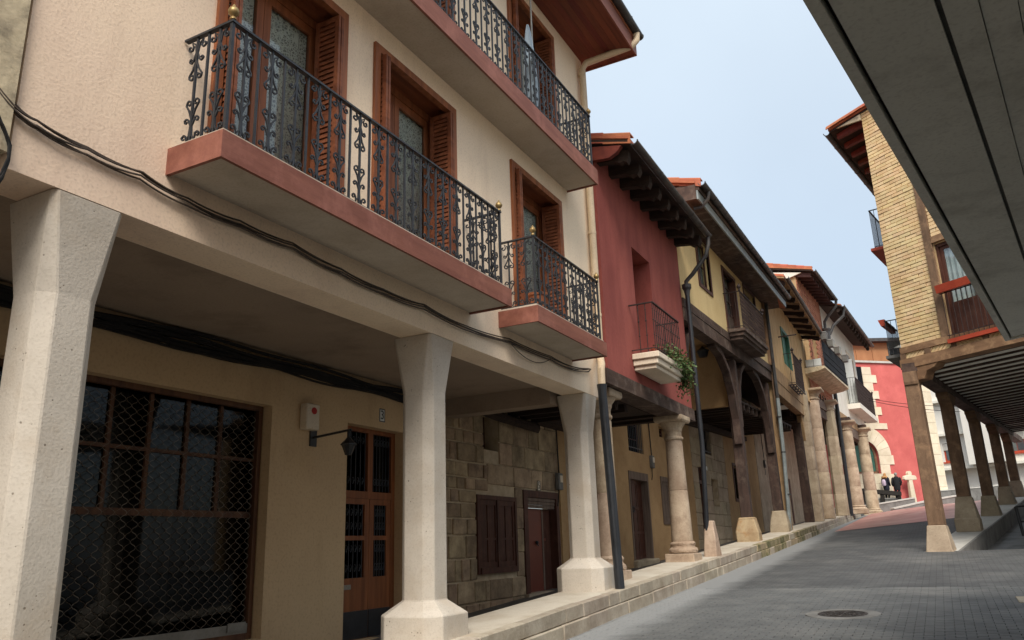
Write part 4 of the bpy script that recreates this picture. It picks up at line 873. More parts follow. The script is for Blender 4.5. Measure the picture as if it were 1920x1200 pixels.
# door
dn_ = thing_part('front_door', H, FL.p((eu0+eu1)/2, XB, ez0))
b = MB(); t = .16; n = XB+.03
b.box(FL, eu0, eu0+t, n-.2, n, ez0, ez1).box(FL, eu1-t*.8, eu1, n-.2, n, ez0, ez1).box(FL, eu0+t, eu1-t*.8, n-.2, n, ez1-.13, ez1); b.build('frame', M['doordark'], dn_)
b = MB()
for i in range(3): b.box(FL, eu0+t, eu1-t*.8, n-.1, n-.03-.012*i, ez1-.13-.065*(i+1), ez1-.136-.065*i)
b.build('lintel_moulding', M['greywood'], dn_)
dt = ez1-.34; ua, ub = eu0+t, eu1-t*.8; us = ua+(ub-ua)*.63
MB().box(FL, ua, us, n-.17, n-.13, ez0+.02, dt).build('door_leaf', M['doorred'], dn_)
MB().box(FL, us+.002, us+.06, n-.17, n-.12, ez0+.02, dt).build('door_post', M['greywood'], dn_)
MB().box(FL, us+.062, ub, n-.19, n-.17, ez0+.02, dt).build('side_panel', M['doordark'], dn_)
MB().box(FL, us+.07, us+.2, n-.17, n-.14, ez0+.95, ez0+1.0).build('bolt', M['doorred'], dn_)
MB().box(FL, ua, ub, n-.2, n-.11, dt, ez1-.136-.195).build('head', M['doordark'], dn_)
MB().ball(FL.p(us-.28, n-.1, ez0+.92), .035, 10).tube([FL.p(us-.28, n-.13, ez0+.92), FL.p(us-.22, n-.1, ez0+.86)], .012, 5).build('door_knob', M['iron'], dn_)
MB().box(FL, eu0-.02, eu1+.02, XB-.25, XB+.08, ez0-.2, ez0+.015).build('threshold', M['palestone'], dn_)
hw = thing_part('small_window', H, FL.p((hu0+hu1)/2, XB, hz0))
MB().box(FL, hu0, hu1, XB-.34, XB-.3, hz0, hz1).build('shutter_board', M['doordark'], hw); MB().box(FL, hu0, (hu0+hu1)/2-.02, XB-.3, XB-.27, hz0, hz1).build('shutter_board', M['interior'], hw)
pu, pz_ = FL.px(1010, 911, XB+.02); plate(pu, pz_, XB+.02, 'small faded number plate 5 above the brown sheet door', '5', mat=M['plastic'])
for i in range(6):
    u = 11.65+i*.5; MB().box(FL, u, u+.16, -2.4, -.42, 3.98, 4.14).jitter(.02).build('ceiling_joist', M['joist'], H)
MB().box(FL, 11.35, s1, -2.4, -.42, 4.15, 4.2).build('ceiling_boards', M['joist'], H)
MB().tube([FL.p(11.4, -2.22, 3.97), FL.p(12.4, -2.25, 3.9), FL.p(14.1, -2.25, 3.86)], .09, 7).jitter(.02).build('wall_beam', M['joist'], H)
def meter_box(x, y, label, n=XB, fr=FL, up=1.6):
    u, z = fr.px(x, y, n+.05); t = thing('meter_box', fr.p(u, n, z-.15), label, 'meter box')
    MB().box(fr, u-.1, u+.1, n, n+.09, z-.17, z+.17).build('casing', M['greywall'], t, bevel=.01)
    MB().box(fr, u-.06, u+.06, n+.091, n+.105, z-.02, z+.12).build('cover', M['plastic'], t)
    MB().tube([fr.p(u+.02, n+.04, z+.16), fr.p(u+.01, n+.03, z+.9), fr.p(u-.02, n+.03, z+up)], .016, 5).build('feed_cable', M['cable'], t)
    MB().tube([fr.p(u-.05, n+.04, z-.17), fr.p(u-.07, n+.04, z-.4), fr.p(u-.1, n+.03, z-.5)], .012, 5).build('drop_cable', M['cable'], t)
meter_box(1049, 903, 'grey meter box on the stone wall beside the brown sheet door', XB+.02)

# ------------------------------------------------------------------ builders for the older houses
def column(house, x, y, z0, z1, r0=.25, r1=.21, mat=None, cap=True, base=True, seg=20, joints=(), label=None, square=0):
    mat = mat or M['column']
    col = thing_part('column', house, (x, y, z0), label); h = z1-z0; zb, zt = z0, z1
    if base:
        b = MB(); s_ = r0*1.38; b.loft([[V((x+dx, y+dy, z)) for dx, dy in ((-s_, -s_), (s_, -s_), (s_, s_), (-s_, s_))] for z in (z0-.05, z0+.15)])
        b.lathe((x, y, z0+.15), [(r0*1.34, 0), (r0*1.4, .04), (r0*1.34, .09), (r0*1.16, .11), (r0*1.12, .15), (r0*1.2, .17), (r0*1.18, .2), (r0*1.02, .23)], seg)
        b.jitter(.008).build('base', mat, col, bevel=.012); zb = z0+.37
    if cap:
        b = MB(); s_ = r1*1.75; b.loft([[V((x+dx, y+dy, z)) for dx, dy in ((-s_*k, -s_*k), (s_*k, -s_*k), (s_*k, s_*k), (-s_*k, s_*k))] for z, k in ((z1-.13, .93), (z1-.09, 1.0), (z1, 1.0))])
        b.lathe((x, y, z1-.5), [(r1*1.0, 0), (r1*1.16, .02), (r1*1.16, .06), (r1, .08), (r1*1.02, .17), (r1*1.12, .2), (r1*1.15, .25), (r1*1.55, .35), (r1*1.6, .37)], seg)
        b.jitter(.006).build('capital', mat, col, bevel=.01); zt = z1-.5
    js = [0] + list(joints) + [1]
    for a, c in zip(js[:-1], js[1:]):
        za, zc = zb+(zt-zb)*a, zb+(zt-zb)*c; ra = r0+(r1-r0)*a; rc = r0+(r1-r0)*c
        if square:
            def ring(q, z, ch): return [V((x+dx, y+dy, z)) for dx, dy in ((-q, -q+ch), (-q+ch, -q), (q-ch, -q), (q, -q+ch), (q, q-ch), (q-ch, q), (-q+ch, q), (-q, q-ch))]
            b = MB(); b.loft([ring(ra*.985, za, square), ring(ra, za+.02, square), ring(rc, zc-.02, square), ring(rc*.985, zc, square)])
        else: b = MB(); b.lathe((x, y, 0), [(ra*.975, za+.002), (ra, za+.025), (rc+(ra-rc)*.5, (za+zc)/2), (rc, zc-.025), (rc*.975, zc-.002)], seg)
        b.jitter(.004).build('shaft', mat, col, smooth=True)
    return col
def rafters(house, fr, u0, u1, k, n1, zw, zo, wd=.11, h=.17, mat=None, carved=True, n0=-.1):
    for i in range(k):
        u = u0+(u1-u0)*i/max(1, k-1)
        if carved: P = [(n0, zw), (n1*.55, zw+(zo-zw)*.55-.0), (n1*.72, zw+(zo-zw)*.7-.05), (n1*.82, zo+.01), (n1*.93, zo-.03), (n1, zo+.05), (n1, zo+h), (n0, zw+h)]
        else: P = [(n0, zw), (n1, zo), (n1, zo+h*.9), (n0, zw+h)]
        b = MB(); b.prism([fr.p(u-wd/2, n, z) for n, z in P], fr.p(u+wd/2, 0, 0)-fr.p(u-wd/2, 0, 0)); b.jitter(.008)
        b.build('rafter', mat or M['joist'], house)
def verge(house, fr, u, n_e, z_e, k, rise, length=.42, r=.13):
    """row of curved tiles closing the roof edge, from the eave backwards"""
    sec = [(-.02, -.15), (-.02, .045), (.0, .07), (.2, .07), (.2, .045), (.012, .04), (.01, -.15)]
    for i in range(k):
        n = n_e - i*length; z = z_e + i*length*rise; e = .012
        A = [fr.p(u+a, n, z+c+e) for a, c in sec]; B = [fr.p(u+a*.96, n-length*1.04, z+length*1.04*rise+c-e*.4) for a, c in sec]
        MB().loft([A, B]).build('roof_tile', M['terracotta'], house)
def eave_tiles(house, fr, u0, u1, n, z, rise, step=.24, length=.45, r=.1):
    k = int((u1-u0)/step)
    proto = barrel(house, fr.p(u0+step/2, n, z), fr.p(u0+step/2, n-length, z+length*rise), r)
    for i in range(1, k): inst(proto, WORLD[proto.name]+(fr.p(u0+step*i, 0, 0)-fr.p(u0, 0, 0)), house)
def brace(house, fr, pts, wd, n0, n1, mat, name='brace'):
    """curved timber; pts are (u, z) along its middle"""
    P = [V((u, z, 0)) for u, z in pts]; L1, L2 = [], []
    for i, p in enumerate(P):
        t = (P[min(i+1, len(P)-1)]-P[max(i-1, 0)]).normalized(); q = V((-t.y, t.x, 0)); L1.append(p+q*wd/2); L2.append(p-q*wd/2)
    b = MB(); b.loft([[fr.p(a.x, n1, a.y), fr.p(c.x, n1, c.y), fr.p(c.x, n0, c.y), fr.p(a.x, n0, a.y)] for a, c in zip(L1, L2)])
    return b.build(name, mat, house, bevel=.01)
def joists(house, fr, u0, u1, k, n0, n1, z, wd=.14, h=.16, mat=None):
    for i in range(k):
        u = u0+(u1-u0)*(i+.5)/k; MB().box(fr, u-wd/2, u+wd/2, n0, n1, z, z+h).jitter(.015).build('ceiling_joist', mat or M['joist'], house)
    MB().box(fr, u0, u1, n0, n1, z+h+.003, z+h+.06).build('ceiling_boards', mat or M['joist'], house)
def simple_window(house, fr, u0, u1, z0, z1, n, fm, gm, cols=2, rows=2, frame=.06, deep=.14, bars=0, cas=None, curtain=False, dark=True, name='window'):
    w_ = thing_part(name, house, fr.p((u0+u1)/2, n, z0))
    pane_grid(w_, fr, u0+.003, u1-.003, z0+.003, z1-.003, n-deep, cols, rows, fm, gm, frame)
    if cas: 
        b = MB(); c = cas; b.box(fr, u0-c, u0, n-.05, n+.025, z0-c, z1+c).box(fr, u1, u1+c, n-.05, n+.025, z0-c, z1+c).box(fr, u0, u1, n-.05, n+.024, z1, z1+c).box(fr, u0, u1, n-.05, n+.03, z0-c, z0); b.build('casing', fm, w_)
    if bars:
        b = MB()
        for i in range(bars): u = u0+(i+.5)*(u1-u0)/bars; b.tube([fr.p(u, n-.03, z0), fr.p(u, n-.03, z1)], .011, 5)
        for z in (z0+.12, z1-.12) if z1-z0 < 1.3 else (z0+.1, (z0+z1)/2, z1-.1): b.box(fr, u0, u1, n-.04, n-.025, z-.012, z+.012)
        b.build('iron_bars', M['iron'], w_, merge=False)
    if curtain: MB().quad(fr.p(u0, n-deep-.09, z0), fr.p(u1, n-deep-.09, z0), fr.p(u1, n-deep-.09, z1), fr.p(u0, n-deep-.09, z1)).build('curtain', M['curtain'], w_)
    elif dark: room(w_, fr, u0, u1, z0, z1, n-deep-.5, n-deep-.05)
    return w_
def hole(fr, x0, y0, x1, y1, n):
    """opening whose top-left and bottom-right corners are seen at those picture points"""
    a, b_ = fr.px(x0, y0, n); c, d = fr.px(x1, y1, n); return (a, c, d, b_)

# ================================================================== red house
H = thing('red_house', (-4.6, 14.7, gz(14.7)), 'dark red rendered house with carved rafters and one small stone balcony', 'house')
wh = (14.04, 15.13, 4.95, 7.2)
MB().wall(FL, 12.3, 17.42, 4.42, 8.5, -.45, 0, [wh]).build('wall', M['red'], H)
MB().box(FL, 12.3, 17.42, -4, -.46, 4.5, 4.6).box(FL, 12.3, 12.6, -4, -.46, 4.6, 8.4).box(FL, 17.1, 17.41, -4, -.46, 4.6, 8.4).build('side_wall', M['red'], H)
MB().box(FL, 12.1, 17.42, -.40, .045, 4.16, 4.415).jitter(.012).build('timber_beam', M['darkwoodY'], H)
dl = thing_part('balcony_door', H, FL.p(14.6, -.36, 4.95))
MB().box(FL, wh[0], wh[0]+.12, -.44, -.3, wh[2], wh[3]-.002).box(FL, wh[1]-.06, wh[1], -.44, -.36, wh[2], wh[3]-.002).box(FL, wh[0]+.12, wh[1]-.06, -.44, -.36, wh[3]-.09, wh[3]-.002).build('frame', M['oldtimber'], dl)
MB().box(FL, wh[0]+.125, wh[1]-.065, -.43, -.38, wh[2], wh[3]-.095).build('door_leaf', M['dooroak'], dl)
b = MB()
for z0, z1, e in ((4.64, 4.72, .0), (4.72, 4.83, .05), (4.83, 4.94, .09)): b.box(FL, 13.66-e, 15.2+e, .002, .42+e, z0, z1)
b.build('balcony_slab', M['dress'], H, bevel=.012)
plain_railing(H, FL, 13.6, 15.24, .45, 4.95, 5.88, .12, M['rustiron'])
# eave
gn, gzz = FL.out(1181, 264, 12.28)
zE = gzz-.05
rafters(H, FL, 12.5, 17.3, 9, gn-.1, 8.3, 8.2, .15, .2, M['joist'])
MB().prism([FL.p(12.2, gn-.02, zE), FL.p(12.2, -3.5, zE+1.15), FL.p(12.2, -3.5, zE+1.2), FL.p(12.2, gn-.02, zE+.05)], FL.d*5.3).build('eave_boarding', M['joist'], H)
roof_slab(H, FL, 12.18, 17.5, gn, zE+.055, -3.5, zE+1.25, .05)
verge(H, FL, 12.22, gn+.03, zE+.1, 6, .28, .5, .13); eave_tiles(H, FL, 12.4, 17.4, gn-.08, zE+.08, .28)
MB().prism([FL.p(12.22, gn-.15, zE-.02), FL.p(12.22, -.6, zE+.22), FL.p(12.22, -.6, zE-.12), FL.p(12.22, gn-.4, zE-.2), FL.p(12.22, gn-.25, zE-.13)], FL.d*.1).build('verge_corbel', M['soffitwood'], H)
gu = 17.38; gutter(H, FL.p(12.25, gn+.07, zE+.03), FL.p(gu, gn+.07, zE-.01), .075, rings=.7)
ru, rz = FL.px(1277, 510, .15)
q = [FL.p(gu-.05, gn+.07, zE-.03), FL.p(gu-.06, gn+.06, zE-.25), FL.p(gu-.04, gn-.02, zE-.5), FL.p(gu, .32, zE-.88), FL.p(gu+.02, .15, zE-1.02), FL.p(gu+.02, .15, zE-1.3)]
MB().tube(q, .05, 10).build('downpipe', M['gutter'], H, smooth=True)
MB().lathe(FL.p(gu+.02, .15, zE-1.36), [(.055, 0), (.075, .12), (.11, .18), (.11, .26), (.06, .27)], 12).build('rain_head', M['gutter'], H)
MB().tube([FL.p(gu+.02, .15, zE-1.34), FL.p(gu+.02, .15, 3.6), FL.p(gu+.1, .06, 2.0), FL.p(gu+.15, .02, WT(17.5))], .055, 10).build('downpipe', M['blackpipe'], H, smooth=True)
column(H, -4.80, 16.45, WT(16.45), 4.16, .215, .175, joints=(.5,), label='round pale pink column with a moulded capital')
uc1 = FL.px(1133, 900, -.37)[0]
column(H, -4.97, uc1, WT(uc1), 4.16, .2, .18, joints=(.45,))
for i, (u, n) in enumerate(((17.22, .0),)):
    b = MB(); b.loft([[FL.p(u+.35+dx*k, n+dn*k+.1, z) for dx, dn in ((-.14, -.12), (.14, -.1), (.14, .14), (-.14, .12))] for z, k in ((WT(17.5)-.05, 1.15), (WT(17.5)+.4, 1.0), (WT(17.5)+.72, .6))]); b.jitter(.02).build('guard_stone', M['column'], H, bevel=.02)
joists(H, FL, 12.1, 17.4, 9, XB, -.41, 4.2, .15, .2)
MB().box(FL, 14.2, 17.4, XB, XB+.25, 3.98, 4.19).jitter(.015).build('wall_beam', M['joist'], H)
ho = [hole(FL, 1173, 762, 1208, 859, XB), hole(FL, 1177, 880, 1226, 1048, XB), hole(FL, 1231, 757, 1252, 830, XB), hole(FL, 1237, 893, 1272, 985, XB)]
ho[1] = (ho[1][0], ho[1][1], gz(20)+.12, FL.px(1177, 882, XB)[1]); ho[0] = (ho[0][0], ho[0][1], ho[0][2]+.1, 5.1); ho[2] = (ho[2][0], ho[2][1], ho[2][2]+.1, 4.9)
z = FL.px(1237, 893, XB)[1]; ho[3] = (ho[3][0], ho[3][1], FL.px(1240, 983, XB)[1], z)
UR = FL.px(1300, 900, XB)[0]
MB().wall(FL, s1+.01, UR, .3, 6.6, XB-.3, XB, ho).build('back_wall', M['tanplaster'], H)
simple_window(H, FL, *ho[0], XB, M['doordark'], M['dglass'], 2, 3, bars=9, deep=.16)
simple_window(H, FL, *ho[2], XB, M['doordark'], M['dglass'], 1, 2, deep=.16)
dd = thing_part('panelled_door', H, FL.p(ho[1][0], XB, ho[1][2]))
u0, u1, z0, z1 = ho[1]
MB().box(FL, u0, u0+.09, XB-.18, XB+.02, z0, z1).box(FL, u1-.09, u1, XB-.18, XB+.02, z0, z1).box(FL, u0+.09, u1-.09, XB-.18, XB+.02, z1-.2, z1).build('frame', M['greywood'], dd)
panelled(u0+.09, u0+.09+(u1-u0-.18)*.52, z0, z1-.2, XB-.08, dd, M['doordark'], 2, ((0, .3), (.34, .64), (.68, 1)), 'door_leaf', .06)
panelled(u0+.1+(u1-u0-.18)*.52, u1-.09, z0, z1-.2, XB-.17, dd, M['doordark'], 2, ((0, .3), (.34, .64), (.68, 1)), 'door_leaf', .06)
MB().tube([FL.p(u0+.4+math.cos(t*.6)*.06, XB-.06, (z0+z1)/2+.15+math.sin(t*.6)*.07) for t in range(11)], .012, 5).build('ring_knocker', M['iron'], dd)
MB().box(FL, u0-.05, u1+.05, XB-.2, XB+.15, gz(20)-.1, z0).jitter(.03).build('doorstep', M['palestone'], dd, bevel=.03)
sh = thing_part('shuttered_window', H, FL.p(ho[3][0], XB, ho[3][2])); u0, u1, z0, z1 = ho[3]
MB().box(FL, u0, u0+.08, XB-.15, XB+.03, z0, z1).box(FL, u1-.08, u1, XB-.15, XB+.03, z0, z1).box(FL, u0+.08, u1-.08, XB-.15, XB+.03, z0, z0+.08).box(FL, u0+.08, u1-.08, XB-.15, XB+.03, z1-.14, z1).build('frame', M['greywood'], sh)
m_ = (u0+u1)/2; panelled(u0+.08, m_-.004, z0+.08, z1-.14, XB, sh, M['greywood'], 1, ((0, .47), (.53, 1))); panelled(m_+.004, u1-.08, z0+.08, z1-.14, XB, sh, M['greywood'], 1, ((0, .47), (.53, 1)))
meter_box(1223, 866, 'small grey junction box on the tan wall beside the panelled door', XB, up=1.9)
# plants on the red house balcony
def foliage(name, pts, n, label, cat, size=.05, spread=.12, mat=None, loc=None, droop=.0, seed=1):
    r = random.Random(seed); t = thing(name, loc or pts[0], label, cat); b = MB(); sm = MB()
    for _ in range(n):
        i = r.random()*(len(pts)-1); k = int(i); p = V(pts[k]).lerp(V(pts[min(k+1, len(pts)-1)]), i-k)
        c = p + V((r.gauss(0, spread), r.gauss(0, spread), r.gauss(0, spread)-droop*r.random()))
        a = V((r.uniform(-1, 1), r.uniform(-1, 1), r.uniform(-.6, 1))).normalized()*size*r.uniform(.6, 1.3); s_ = a.cross(V((r.uniform(-1, 1), r.uniform(-1, 1), r.uniform(-1, 1)))).normalized()*size*.38
        q = len(b.v); b.v += [c-a*.5, c+s_, c+a*.6, c-s_]; b.f.append((q, q+1, q+2, q+3))
        if r.random() < .12: sm.tube([p, p.lerp(c, .5)+V((0, 0, .02)), c], .004, 3)
    b.build('foliage', mat or M['leaf'], t, merge=False, kind='stuff'); sm.build('stem', M['stem'], t, merge=False); return t
foliage('trailing_plant', [FL.p(14.15, .36, 5.05), FL.p(14.6, .5, 5.08), FL.p(15.1, .54, 4.98), FL.p(15.3, .5, 4.85), FL.p(15.34, .45, 4.6)], 1500, 'leafy trailing plant spilling over the small stone balcony of the red house', 'plant', .055, .085, droop=.12, seed=3)
for i, (u, l) in enumerate(((14.2, 'left plant pot behind the bars of the small stone balcony'), (14.75, 'right plant pot under the trailing plant of the small stone balcony'))):
    fp = thing('flower_pot', FL.p(u, .3, 4.95), l, 'flower pot', 'pots on the red house balcony'); MB().lathe(FL.p(u, .3, 4.95), [(.07, 0), (.11, .16), (.12, .165), (.12, .19), (.09, .19), (.08, .12)], 14).build('pot', M['terracotta'], fp, smooth=True)

# ================================================================== yellow house on timber posts
FY = Fr((-4.6, 0), (0, 1), .035, 17.4)
H = thing('yellow_house', (-4.6, 23, gz(23)), 'pale yellow house with dark curved timber posts and braces over a high arcade', 'house')
y0, y1 = 17.43, 28.35
ya = hole(FY, 1304, 450, 1333, 548, 0); yw = [(19.32, 20.55, FY.px(1311, 530)[1], FY.px(1304, 440)[1]), (FY.px(1351, 500)[0], FY.px(1379, 545)[0], 7.12, FY.px(1351, 497)[1]), (FY.px(1393, 540)[0], FY.px(1414, 565)[0], FY.px(1414, 580)[1]-.1, FY.px(1394, 538)[1])]
MB().wall(FY, y0, y1, 7.06, 9.5, -.4, 0, yw).build('wall', M['yellow'], H)
MB().box(FY, y0, y1, -4, -.41, 7.2, 7.3).box(FY, y0, y0+.3, -4, -.41, 7.3, 9.5).box(FY, y1-.3, y1, -4, -.41, 7.3, 9.5).build('side_wall', M['yellow'], H)
MB().box(FY, y0, y1, -.32, .05, 6.82, 7.055).jitter(.012).build('upper_beam', M['darkwoodY'], H)
MB().box(FY, y0, y1, -.30, .03, 6.52, 6.815).jitter(.012).build('lower_beam', M['darkwoodY'], H)
MB().box(FY, y1-.22, y1+.0, .002, .09, 7.06, 9.45).build('corner_post', M['timber'], H)
simple_window(H, FY, *yw[0], 0, M['doordark'], M['glass'], 2, 2, cas=.09, curtain=True, deep=.1)
simple_window(H, FY, *yw[2], 0, M['doordark'], M['dglass'], 1, 2, cas=.09, deep=.15)
u0, u1, z0, z1 = yw[1]; bd = simple_window(H, FY, u0, u1, z0+.7, z1, 0, M['doordark'], M['glass'], 2, 3, curtain=True, deep=.12, cas=.0, name='balcony_door')
MB().box(FY, u0, u0+.1, -.05, .03, z0, z1).box(FY, u1-.12, u1, -.3, .03, z0, z1).box(FY, u0+.1, u1-.12, -.05, .03, z1-.1, z1).build('casing', M['doordark'], bd)
MB().box(FY, u0+.1, u1-.12, -.18, -.13, z0, z0+.7).build('lower_panel', M['greywood'], bd)
nb_, zb_ = FY.out(1383, 546, u0+.05); nB = .46
b = MB()
ub0, ub1 = u0-.1, FY.px(1429, 588, nB)[0]
for zz0, zz1, e in ((6.84, 6.94, -.06), (6.94, 7.05, .0), (7.05, 7.14, .05)): b.box(FY, ub0-e, ub1+e, .06, nB+e, zz0, zz1)
b.build('balcony_slab', M['darkwoodY'], H)
plain_railing(H, FY, ub0, ub1, nB, 7.14, 8.22, .12, M['rustiron'], fin=(ub0, ub1), dense=7)
# deep boxed eave
eN, eZ = FY.out(1311, 332, 17.25); eN = cl(eN, .65, 1.1)
zs = 9.32
MB().box(FY, 17.2, 29.3, .0, eN-.1, zs, zs+.03).build('soffit_board', M['darkwoodY'], H)
MB().box(FY, 17.2, 29.3, eN-.098, eN-.06, zs-.02, zs+.2).build('metal_fascia', M['greypipe'], H)
MB().box(FY, 17.16, 17.2, -1.5, eN-.1, zs-.02, zs+.34).build('verge_board', M['darkwoodY'], H)
MB().box(FY, 17.22, 29.3, -.3, eN-.06, zs+.2, zs+.4).build('eave_board', M['darkwoodY'], H)
roof_slab(H, FY, 17.14, 29.34, eN-.1, zs+.37, -3.8, zs+1.6, .05)
verge(H, FY, 17.22, eN+.03, zs+.42, 6, .28, .5, .13); eave_tiles(H, FY, 17.4, 29.2, eN-.12, zs+.42, .28)
MB().box(FY, 17.22, 29.3, eN-.058, eN-.03, zs+.201, zs+.44).build('eave_fascia', M['darkwoodY'], H); gutter(H, FY.p(17.2, eN+.05, zs+.38), FY.p(29.5, eN+.05, zs+.38), .085, rings=.55)
MB().tube([FY.p(17.7, eN+.08, zs+.3), FY.p(17.7, eN+.05, zs+.12), FY.p(17.65, eN-.12, zs-.06), FY.p(17.5, .45, zs-.12)], .045, 8).build('downpipe', M['gutter'], H, smooth=True)
# posts on rough stone blocks
def timber_post(u, zt, label, wd=.15, sb=.62, blk=M['blockstone'], n=-.2):
    z0 = WT(u)-.06; x = -4.6+n
    b = MB(); b.loft([[V((x+dx*k, u+dy*k, z)) for dx, dy in ((-.29, -.27), (.29, -.27), (.29, .27), (-.29, .27))] for z, k in ((z0, 1.05), (z0+.28, 1.0), (z0+sb, .76), (z0+sb+.02, .7))]); b.jitter(.025)
    b.build('post_stone', blk, H, bevel=.03, label=label)
    b = MB(); b.loft([[V((x+dx*wd, u+dy*wd, z)) for dx, dy in ((-1, -1), (1, -1), (1, 1), (-1, 1))] for z in (z0+sb, (z0+zt)/2, zt)]); b.jitter(.012)
    b.build('timber_post', M['darkwood'], H, bevel=.015)
uA, uB = 22.85, 27.75
timber_post(uA, 6.6, 'orange stained stone block under a timber post', .15, .66)
timber_post(uB, 6.75, None, .15, .72, M['palestone'])
for uc, l, r_ in ((uA, 1, 1), (uB, 1, 0)):
    if l: brace(H, FY, [(uc-.17, 4.0), (uc-.2, 4.7), (uc-.42, 5.4), (uc-.85, 6.0), (uc-1.5, 6.38), (uc-2.3, 6.52)], .17, -.27, -.06, M['darkwood'])
    if r_: brace(H, FY, [(uc+.16, 4.5), (uc+.2, 5.1), (uc+.4, 5.7), (uc+.8, 6.2), (uc+1.4, 6.5)], .15, -.27, -.06, M['darkwood'])
brace(H, FY, [(17.55, 4.9), (17.6, 5.5), (17.85, 6.1), (18.5, 6.5)], .22, -.27, -.06, M['darkwood'])
MB().tube([FL.p(28.32, .14, 9.9), FL.p(28.32, .13, 6.3)], .055, 8).build('downpipe', M['gutter'], H, smooth=True)
MB().tube([FL.p(28.32, .13, 6.28), FL.p(28.3, .1, 4.2), FL.p(28.3, -.0, WT(28.3))], .065, 8).build('downpipe', M['greypipe'], H, smooth=True)
for z in (5.6, 4.4, 3.0): MB().tube([FL.p(28.31, .1, z), FL.p(28.31, .1, z+.05)], .08, 8).build('pipe_collar', M['gutter'], H)
# inside its arcade: plastered drop wall, low joisted ceiling, stone front wall
MB().box(FY, uA+.25, uA+.45, XB, -.35, 5.15, 7.0).build('drop_wall', M['tanplaster'], H)
MB().box(FY, y0, uA+.25, XB-.3, -.33, 6.95, 7.05).build('high_ceiling', M['tanplaster'], H)
joists(H, FY, uA+.5, 34, 16, XB, -.36, 5.2, .15, .2)
MB().box(FY, y0-.3, 34, XB, XB+.2, 4.98, 5.18).jitter(.02).build('wall_beam', M['joist'], H)
yo = [hole(FL, 1306, 755, 1337, 860, XB), hole(FL, 1308, 872, 1329, 990, XB), hole(FL, 1333, 895, 1352, 955, XB), hole(FL, 1373, 870, 1397, 943, XB), hole(FL, 1361, 752, 1378, 808, XB)]
yo[1] = (yo[1][0], yo[1][1]-.1, gz(25.5), FL.px(1308, 874, XB)[1])
for i in (0, 2, 3, 4):
    a = yo[i]; yo[i] = (a[0], a[1]-.1, a[2]+.1, a[3]-.05)
UY = 36.5
MB().wall(FL, UR, UY, .6, 7.6, XB-.35, XB-.02, yo).build('back_wall', M['mortar'], H)
stones(H, FL, UR+.01, 30.5, 1.2, 5.9, XB+.003, yo, M['palestone'], (.4, .55), (.6, 1.4))
MB().wall(FL, 30.52, UY, .8, 6.6, XB-.019, XB, yo).build('rendered_front', M['tanplaster'], H)
simple_window(H, FL, *yo[0], XB, M['doordark'], M['dglass'], 2, 3, bars=8, deep=.16)
simple_window(H, FL, *yo[2], XB, M['greywood'], M['dglass'], 1, 2, deep=.2)
simple_window(H, FL, *yo[3], XB, M['doordark'], M['dglass'], 1, 1, cas=.1, deep=.16)
u0, u1, z0, z1 = yo[4]; MB().box(FL, u0, u1, XB-.34, XB-.16, z0, z1).build('blocked_window', M['palestone'], H)
u0, u1, z0, z1 = yo[1]; dd = thing_part('front_door', H, FL.p(u0, XB, z0)); MB().box(FL, u0, u0+.1, XB-.2, XB-.02, z0, z1).box(FL, u1-.1, u1, XB-.2, XB-.02, z0, z1).box(FL, u0+.1, u1-.1, XB-.2, XB-.02, z1-.55, z1-.45).build('frame', M['doordark'], dd); panelled(u0+.1, u1-.1, z0, z1-.55, XB-.12, dd, M['doordark'], 2, ((0, .4), (.44, 1)), 'door_leaf')
MB().quad(FL.p(u0+.1, XB-.15, z1-.45), FL.p(u1-.1, XB-.15, z1-.45), FL.p(u1-.1, XB-.15, z1), FL.p(u0+.1, XB-.15, z1)).build('fanlight', M['dglass'], dd)
pu, pz_ = FL.px(1325, 882, XB); plate(pu, pz_, XB, 'tiny pale plate beside the dark door of the yellow house', '', wd=.2, ht=.3)
meter_box(1434, 870, 'dark cable box between the two timber posts of the yellow house', XB, up=2.6)
for a in ((1449, 893, 1463, 985), (1478, 898, 1490, 975)):
    h_ = hole(FL, *a, XB+.01); MB().box(FL, h_[0], h_[1], XB+.003, XB+.03, gz(h_[0]), h_[3]).build('dark_doorway', M['doordark'], H)
ll = ony(1318, 660, 21.2)
al_ = thing('arcade_lamp', ll, 'small dark lantern on the pale wall inside the high arcade of the yellow house', 'lamp')
lq = V((-6.0, uA+.25-.45, ony(1318, 662, uA-.2).z)); lq.x = ony(1318, 662, uA-.2).x; al_.location = lq; WORLD[al_.name] = lq
MB().lathe(lq, [(.01, -.14), (.12, -.12), (.17, .04), (.19, .06), (.06, .16), (.02, .2)], 8).build('lantern', M['blackpipe'], al_)
MB().tube([lq+V((0, 0, .15)), lq+V((.35, .3, .3)), lq+V((.8, .66, .42))], .014, 5).build('arm', M['blackpipe'], al_)

# ================================================================== ochre house with the green door
FO = Fr((-4.6, 28.4), (-.05, 10.5))
H = thing('ochre_house', (-4.6, 33, gz(33)), 'old narrow house with peeling ochre render, green balcony door and light timber beam', 'house')
g0 = FO.px(1462, 612, 0); g1 = FO.px(1476, 632, 0)
zb = FO.px(1485, 735, 0)[1]; gd = (g0[0], g1[0]+.1, zb+1.0, g0[1])
zt = 10.7
MB().wall(FO, .02, 10.3, zb+.35, zt, -.35, 0, [gd]).build('wall', M['ochre'], H)
MB().box(FO, .02, 10.3, -3.5, -.36, zb+.4, zb+.5).build('floor', M['joist'], H)
u0, u1, z0, z1 = gd; db = thing_part('balcony_door', H, FO.p(u0, 0, z0))
MB().box(FO, u0-.02, u0+.1, -.2, .04, z0, z1).box(FO, u1-.1, u1+.02, -.2, .04, z0, z1).box(FO, u0+.1, u1-.1, -.2, .04, z1-.12, z1).build('frame', M['green'], db)
